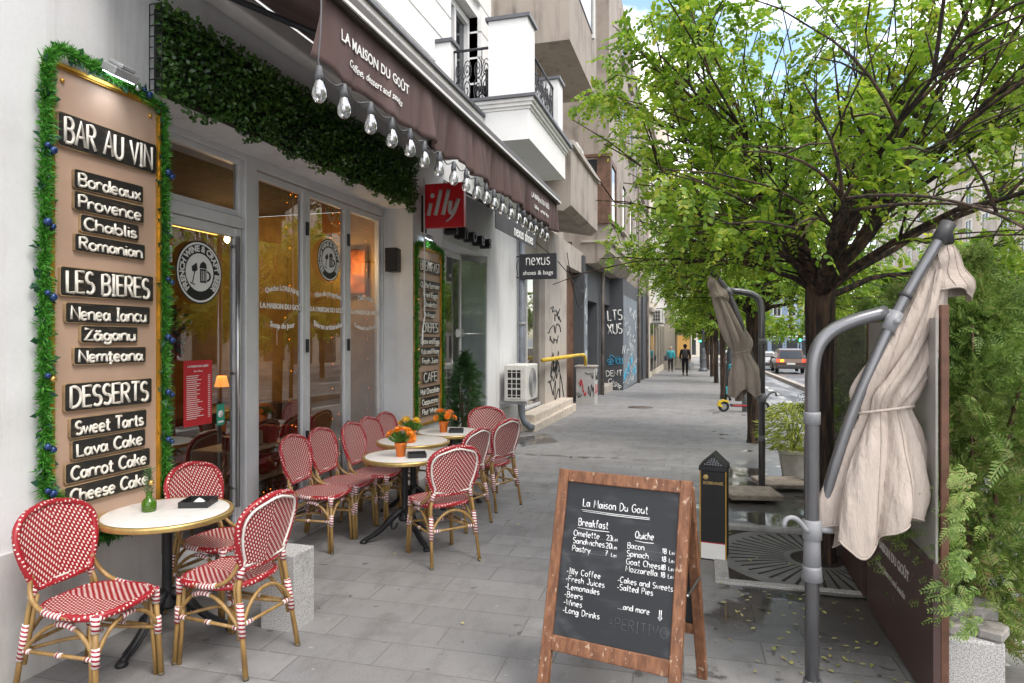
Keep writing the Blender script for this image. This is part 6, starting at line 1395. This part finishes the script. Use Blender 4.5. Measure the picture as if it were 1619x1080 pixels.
t = thing('white_sign', 'white projecting sign board high above the far pavement', 'sign', (-1.7, 50, 4)); MB().box(-2.3, -.3, 49.5, 49.6, 4.5, 5.6).build('sign_panel', m_wtext, t); MB().tube([(-1.9, 49.7, 5.1), (-2.8, 49.7, 5.1)], .03, 6).build('bracket', m_dkmetal, t); MB().box(-2.3, -.3, 49.49, 49.61, 5.605, 6.0).build('blue_band', simple('teal_panel', (.06, .22, .27), .5), t)
# across the road
mats = [m_beige, m_cream, m_conc2, m_beige, m_conc2]
for i, (y0, y1, h, lab) in enumerate(((-14, 6, 17, 'beige apartment building opposite the cafe, reflected in its windows'), (6.1, 22, 20, 'cream apartment building across the road behind the thuja'), (22.1, 42, 18, 'grey beige apartment building with balconies behind the nearest tree'), (42.1, 66, 21, 'beige apartment building further along across the road'), (66.1, 96, 19, 'farthest pale building on the right hand side'))):
    block('apartment_building', lab, mats[i], 21.5, 32, y0, y1, h, '-x', gz((y0+y1)/2), balc=True, gap=3.2)
block('glass_office', 'blue glazed office building closing the street far away', m_bluegl, 9, 24, 128, 140, 14, '-y', gz(128), gap=2.4, mat2=m_wtext)
block('end_building', 'pale building closing the view at the far end of the pavement', m_cream, -14, 7, 120, 130, 16, '-y', gz(120))
# ------------------------------------------------------------------ street lamps, posts, scooter
m_lamp = simple('lamp_grey', (.13, .145, .16), .5, .3, amount=.2)
def lamp(x, y, lab):
    g = gz(y); T = thing('street_lamp', lab, 'street lamp', (x, y, g), 0, 'ornate cast iron street lamps'); 
    MB().lathe([(.30, 0), (.30, .12), (.26, .16), (.22, .25), (.20, .8), (.22, .85), (.15, .92), (.17, 1.0), (.12, 1.1), (.15, 1.18), (.12, 1.26), (.15, 1.34), (.09, 1.45), (.10, 1.55)], (x, y, g), 16).build('pedestal', m_lamp, T)
    MB().lathe([(.085, 1.5), (.075, 3), (.1, 3.05), (.07, 3.12), (.06, 5.2), (.001, 5.3)], (x, y, g), 12).build('pole', m_lamp, T)
    for s in (-1, 1):
        MB().tube(bez((x, y, g+4.9), (x+s*.3, y, g+5.3), (x+s*.6, y, g+5.3), (x+s*.6, y, g+4.9)), .025, 6).build('arm', m_lamp, T); MB().lathe([(.05, 0), (.16, .1), (.18, .3), (.1, .42), (.02, .5)], (x+s*.6, y, g+4.4), 12).build('lantern', m_trim, T)
lamp(.86, 22.9, 'ornate grey lamp post with heavy ringed pedestal behind the farther parasol')
lamp(.0, 46.6, 'ornate grey lamp post with stickers beyond the walking people')
for y, x, lab in ((17.4, .98, 'short pale grey bollard beside the scooter'), (26, 1.45, 'thin grey bollard between the kerb trees, nearer one'), (28.5, 1.45, 'thin grey bollard between the kerb trees, farther one')):
    o = MB().lathe([(.06, 0), (.06, .85), (.05, .9), (.001, .92)], (0, 0, 0), 12).build('bollard', m_pl); o.location = (x, y, gz(y)); tag(o, lab, 'bollard', 'grey bollards by the kerb')
sc = thing('kick_scooter', 'parked electric kick scooter with yellow front wheel guard and teal head', 'scooter', (.48, 17.1, gz(17)), .15)
def wheel(x):
    b = MB(); b.tube([(x+.10*math.cos(a), 0, .13+.10*math.sin(a)) for a in np.linspace(0, 2*math.pi, 20, endpoint=False)], .035, 8, closed=True); w_ = b.build('tyre', m_black, sc, True); b = MB(); b.prism(arc(x, .13, .075, .075, 0, 350, 14), 'y', -.02, .02); b.build('rim', m_pl, w_, True)
wheel(0); wheel(.95)
MB().prism([(-.02, .1), (-.16, .15), (-.12, .26), (0, .30), (.12, .27), (.13, .22), (0, .26), (-.08, .22)], 'y', -.045, .045).build('front_guard', simple('yellow_plastic', (.7, .5, .02), .45), sc, True)
MB().box(.16, .90, -.08, .08, .13, .19).build('deck', m_black, sc, True, bev=.01); MB().box(.2, .9, -.085, -.081, .145, .18).build('red_stripe', simple('red_plastic', (.45, .03, .03), .45), sc, True)
MB().tube([(0, 0, .2), (.10, 0, .45), (.16, 0, .28)], .035, 8).tube([(.02, 0, .25), (.17, 0, 1.12)], .026, 8).tube([(.17, -.25, 1.13), (.17, .25, 1.13)], .017, 8).build('steering_column', m_black, sc, True); MB().box(.05, .17, -.05, .05, .42, .62).box(.12, .22, -.06, .06, 1.05, 1.16).build('head_shell', simple('teal_plastic', (.02, .35, .42), .45), sc, True, bev=.01)
# ------------------------------------------------------------------ cars
m_rub = simple('tyre_rubber', (.02, .02, .02), .8); m_red = emit('brake_light', (1, .03, .01), 2.5); m_amb = emit('amber_light', (1, .22, .01), 3.0); m_redoff = simple('red_lens', (.35, .01, .01), .25)
def car(lab, x, y, col, suv=True, lit=False, rz=0, group='cars on the road'):
    T = thing('car', lab, 'car', (x, y, gz(y)-.13), rz, group); P_ = Mat('car_paint', col, .25, .3); P_.b.inputs['Coat Weight'].default_value = .6; h = 1.66 if suv else 1.46; L = 4.6 if suv else 4.3; W_ = .92
    lo = [(0.02, .35), (.0, .75), (.06, 1.0), (3.4, 1.0), (4.4, .82), (L, .7), (L, .34), (3.95, .30), (.6, .30)]
    b = MB(); ns = len(lo); secs = [(-W_+.07, .94), (-W_, .98), (-W_+.01, 1.0), (W_-.01, 1.0), (W_, .98), (W_-.07, .94)]; vs = []
    for sx, k in secs: vs += [(sx, L/2+(yy-L/2)*k, .3+(zz-.3)*(.97 if k < .98 else 1)) for yy, zz in lo]
    fs = [(i*ns+j, i*ns+(j+1) % ns, (i+1)*ns+(j+1) % ns, (i+1)*ns+j) for i in range(len(secs)-1) for j in range(ns)]+[tuple(range(ns))[::-1], tuple(range((len(secs)-1)*ns, len(secs)*ns))]
    b.add(vs, fs); b.build('body', P_.m, T, True, bev=.03, seg=2)
    cab = [(.05, 1.0), (.32 if suv else .5, h-.06), (.6 if suv else .9, h), (2.0, h), (2.35, h-.08), (3.25, 1.0)]
    b = MB(); n_ = len(cab); vs = [(s*(W_-.06-(.16*(zz-1)/(h-1))), yy, zz) for s in (-1, 1) for yy, zz in cab]; b.add(vs, [tuple(range(n_)), tuple(range(n_, 2*n_))[::-1]]+[(i, n_+i, n_+(i+1) % n_, (i+1) % n_) for i in range(n_)]); cb2 = b.build('cabin', P_.m, T, True, bev=.03, seg=2)
    zt = h-.14; b = MB(); b.add([(-.7, .06, 1.06), (.7, .06, 1.06), (.62, .27 if suv else .42, zt), (-.62, .27 if suv else .42, zt)], [(0, 1, 2, 3)]); b.xf(Matrix.Translation((0, -.012, 0))); b.build('rear_window', m_dkglass, T, True)
    for s in (-1, 1):
        b = MB(); xx = lambda zz: s*(W_-.06-(.16*(zz-1)/(h-1))+.006); f_ = [(.5, 1.05), (.62, zt), (1.55, zt), (1.6, 1.05)], [(1.68, 1.05), (1.63, zt), (2.2, zt-.02), (2.95, 1.05)]
        for q in f_: b.add([(xx(zz), yy, zz) for yy, zz in q], [(0, 1, 2, 3)])
        b.build('side_window', m_dkglass, T, True)
        b = MB(); b.box(s*.80-.11, s*.80+.11, -.035, .03, .80, .97); b.build('tail_light', m_red if lit else m_redoff, T, True)
        if lit and s < 0: MB().box(-.66, -.45, -.036, .03, .80, .95).build('indicator_light', m_amb, T, True)
        MB().box(s*(W_+.02)-.08, s*(W_+.02)+.08, 2.75, 2.9, .98, 1.1).build('mirror', P_.m, T, True, bev=.02)
        for yy in (.85, 3.65):
            b = MB(); b.tube([(s*.80+(-.09), yy+.0, .33), (s*.80+.09, yy, .33)], .33, 22); w_ = b.build('wheel', m_rub, T, True); b = MB(); b.tube([(s*.9, yy, .33), (s*.912, yy, .33)], .2, 16); b.build('rim', m_steel, w_, True)
    MB().box(-.26, .26, -.02, .0, .62, .73).build('number_plate', m_wtext, T, True); MB().box(-.85, .85, -.05, .1, .38, .56).build('bumper', simple('bumper_grey', (.05, .05, .052), .5), T, True, bev=.02)
car('brown estate car with glowing brake lights beyond the near parasol pole', 5.6, 47.5, (.09, .05, .035), True, True)
car('silver car left of the brown one in the queue', 3.0+1.6, 55, (.45, .46, .48), False, False)
car('red lit dark car right of the brown one, half hidden by leaves', 8.4, 46, (.12, .02, .02), False, True)
car('white car parked further down between the trunks', 2.85, 62, (.7, .7, .7), True)
car('second white car parked behind the first between the trunks', 2.85, 70, (.65, .65, .66), False)
car('dark car waiting on the opposite side, reflected in the windows', 10.5, 9, (.03, .03, .035), False)
car('white car on the opposite side, reflected in the windows', 10.6, 16, (.7, .7, .7), True)
t = thing('traffic_light', 'distant traffic light showing green above the cars', 'traffic light', (8.0, 62, gz(62)-.13)); b = MB(); b.tube([(8, 62, gz(62)-.13), (8, 62, 2.2)], .06, 8); b.build('post', m_dkmetal, t); MB().box(7.85, 8.15, 61.9, 62.1, 1.3, 2.2).build('signal_box', m_black, t); b = MB(); b.sphere((8, 61.88, 1.48), .12, 10); b.build('green_lens', emit('green_signal', (.05, 1, .55), 4), t)
t = thing('traffic_light', 'small green traffic light at the end of the tree row', 'traffic light', (-.3, 70, gz(70))); b = MB(); b.tube([(-.3, 70, gz(70)), (-.3, 70, 2.1)], .06, 8); b.build('post', m_dkmetal, t); MB().box(-.45, -.15, 69.9, 70.1, 1.2, 2.1).build('signal_box', m_black, t); b = MB(); b.sphere((-.3, 69.88, 1.38), .12, 10); b.build('green_lens', bpy.data.materials['green_signal'], t)
# ------------------------------------------------------------------ people
m_skin = simple('skin', (.45, .27, .19), .6)
def skin(name, V, E, Rd, mat, parent, root=0):
    me = bpy.data.meshes.new(name); me.from_pydata([tuple(v) for v in V], E, []); me.materials.append(mat); o = bpy.data.objects.new(name, me); link(o); o.parent = parent
    m = o.modifiers.new('skin', 'SKIN'); m.use_smooth_shade = True
    d = me.skin_vertices[0].data
    for i, r in enumerate(Rd): d[i].radius = r if isinstance(r, tuple) else (r, r); d[i].use_root = (i == root)
    o.modifiers.new('sub', 'SUBSURF').render_levels = 1; o.modifiers['sub'].levels = 1; return o
def person(lab, x, y, H_, rz, top, trou, hair, stride, bagback=None, hood=None, arm_bend=.04):
    T = thing('person', lab, 'person', (x, y, gz(y)), rz); k = H_/1.72; P_ = lambda *a: tuple(q*k for q in a)
    s = stride
    ank = {-1: (-.10, -s*.55, .09+max(0, s)*.12), 1: (.10, s*.5, .07)}; knee = {-1: (-.10, -s*.12+.03, .50), 1: (.10, s*.28+.03, .50)}
    V = [P_(0, 0, .93), P_(0, 0, 1.15), P_(0, -.01, 1.38), P_(0, .0, 1.47), P_(0, .03, 1.56), P_(0, .03, 1.66)]; Rd = [.13, .12, .13, .055, .085, .075]; E = [(0, 1), (1, 2), (2, 3), (3, 4), (4, 5)]
    hands = []
    for sg in (-1, 1):
        n0 = len(V); V += [P_(sg*.10, 0, .88), P_(*knee[sg]), P_(*ank[sg]), P_(ank[sg][0]*1.1, ank[sg][1]+.13, ank[sg][2]-.04)]; Rd += [.09, .06, .045, .035]; E += [(0, n0), (n0, n0+1), (n0+1, n0+2), (n0+2, n0+3)]
        a = len(V); sw = -sg*s*.35; V += [P_(sg*.18, 0, 1.36), P_(sg*.24, sw*.4-.02, 1.10), P_(sg*.25, sw+.06, .88), P_(sg*.25, sw+.08, .80)]; Rd += [.05, .042, .03, .03]; E += [(2, a), (a, a+1), (a+1, a+2), (a+2, a+3)]; hands.append((sg, V[a+3]))
        for f in range(4):
            b0 = len(V); h = V[a+3]; V += [(h[0], h[1]+(f-1.5)*.02, h[2]-.045*k), (h[0]-sg*.02, h[1]+(f-1.5)*.02, h[2]-(.085-.006*abs(f-1))*k)]; Rd += [.009, .008]; E += [(a+3, b0), (b0, b0+1)]
        b0 = len(V); V += [(h[0]-sg*.03, h[1]+.045, h[2]-.02*k)]; Rd += [.010]; E += [(a+3, b0)]
    skin('body', V, E, [r*k for r in Rd], m_skin, T)
    V = [P_(0, 0, .86), P_(0, 0, 1.05), P_(0, 0, 1.22), P_(0, -.01, 1.38), P_(0, 0, 1.47)]; Rd = [(.19, .15), (.18, .14), (.19, .14), (.18, .13), (.07, .07)]; E = [(0, 1), (1, 2), (2, 3), (3, 4)]
    for sg in (-1, 1): a = len(V); sw = -sg*s*.35; V += [P_(sg*.19, 0, 1.37), P_(sg*.255, sw*.4-.02, 1.10), P_(sg*.26, sw+.05, .90)]; Rd += [.08, .065, .052]; E += [(3, a), (a, a+1), (a+1, a+2)]
    skin('jacket', V, E, [tuple(q*k for q in (r if isinstance(r, tuple) else (r, r))) for r in Rd], top, T)
    V = [P_(0, 0, .92)]; Rd = [.15]; E = []
    for sg in (-1, 1): a = len(V); V += [P_(sg*.095, 0, .84), P_(*knee[sg]), P_(ank[sg][0], ank[sg][1], ank[sg][2]+.03)]; Rd += [.105, .078, .06]; E += [(0, a), (a, a+1), (a+1, a+2)]
    skin('trousers', V, E, [r*k for r in Rd], trou, T)
    for sg in (-1, 1): b = MB(); a = ank[sg]; b.lathe([(.03, .09), (.05, .05), (.05, .0), (.048, -.02)], P_(a[0]*1.05, a[1]+.05, max(.03, a[2]-.05)), 10, sx=.9, sy=2.4); b.build('shoe', m_black, T, True)
    b = MB(); b.sphere(P_(0, .015, 1.62), (.115 if hood else .105)*k, 14, sz=1.1); b.tube([P_(0, -.03, 1.62), P_(0, -.06, 1.5)], [.09*k, .06*k], 10); b.build('hood' if hood else 'hair', hood or hair, T, True)
    if bagback:
        b = MB(); b.lathe([(.02, -.24), (.13, -.22), (.15, 0), (.12, .2), (.03, .24)], P_(0, -.18, 1.18), 12, sx=1, sy=.6); b.build('backpack', bagback, T, True)
    return hands
m_teal = simple('teal_jacket', (.03, .33, .40), .6, amount=.2); m_blk = simple('black_cloth', (.012, .012, .014), .8, amount=.3); m_sand = simple('beige_hood', (.35, .27, .2), .8)
person('person in teal jacket and pale hood walking away, dark trousers', -2.06, 44.7, 1.66, .05, m_teal, m_blk, m_blk, .30, None, m_sand)
person('person in black clothes with backpack walking away along the pavement', -.99, 38.8, 1.78, -.03, m_blk, m_blk, m_blk, -.22, simple('dark_backpack', (.06, .06, .07), .5))
person('person in dark coat further ahead, half hidden by the teal jacket', -1.95, 54, 1.66, .0, simple('dark_coat', (.04, .035, .035), .8), m_blk, m_blk, .25)
t = thing('shopping_bag', 'white carrier bag carried by the person in black', 'bag', (-.70, 38.85, gz(39)+.3)); b = MB(); b.lathe([(.12, 0), (.17, .05), (.16, .38), (.10, .46)], (-.68, 38.85, gz(39)+.32), 10, sy=.5); b.build('bag_body', simple('white_bag', (.6, .6, .62), .5, amount=.2), t); MB().tube(bez((-.76, 38.85, gz(39)+.77), (-.74, 38.85, gz(39)+.88), (-.62, 38.85, gz(39)+.88), (-.60, 38.85, gz(39)+.77)), .01, 5).build('bag_handle', m_wtext, t)
t = thing('shoulder_bag', 'dark bag at the side of the person in teal', 'bag', (-2.38, 44.7, .3)); b = MB(); b.lathe([(.1, 0), (.16, .04), (.15, .3), (.11, .34)], (-2.37, 44.7, gz(44.7)+.72), 10, sx=.6); b.build('bag_body', simple('navy_bag', (.03, .04, .08), .6), t); MB().tube([(-2.36, 44.7, gz(44.7)+1.05), (-2.25, 44.7, gz(44.7)+1.4)], .012, 5).build('bag_strap', m_black, t)
t = thing('balcony_chair', 'black slatted chair on the white balcony behind the scrolled railing', 'chair', (-3.2, 10.2, 5.25)); b = MB()
for i in range(6): x = -3.42+i*.09; b.box(x, x+.045, 10.3, 10.33, 5.75, 6.1)
b.tube([(-3.44, 10.315, 6.1), (-3.2, 10.315, 6.15), (-2.94, 10.315, 6.1)], .02, 6); b.build('backrest', m_black, t); MB().box(-3.44, -2.94, 9.95, 10.33, 5.68, 5.72).build('seat', m_black, t)
for x in (-3.42, -2.98):
    for y in (9.98, 10.3): MB().tube([(x, y, 5.25), (x, y, 5.68)], .014, 6).build('leg', m_black, t)
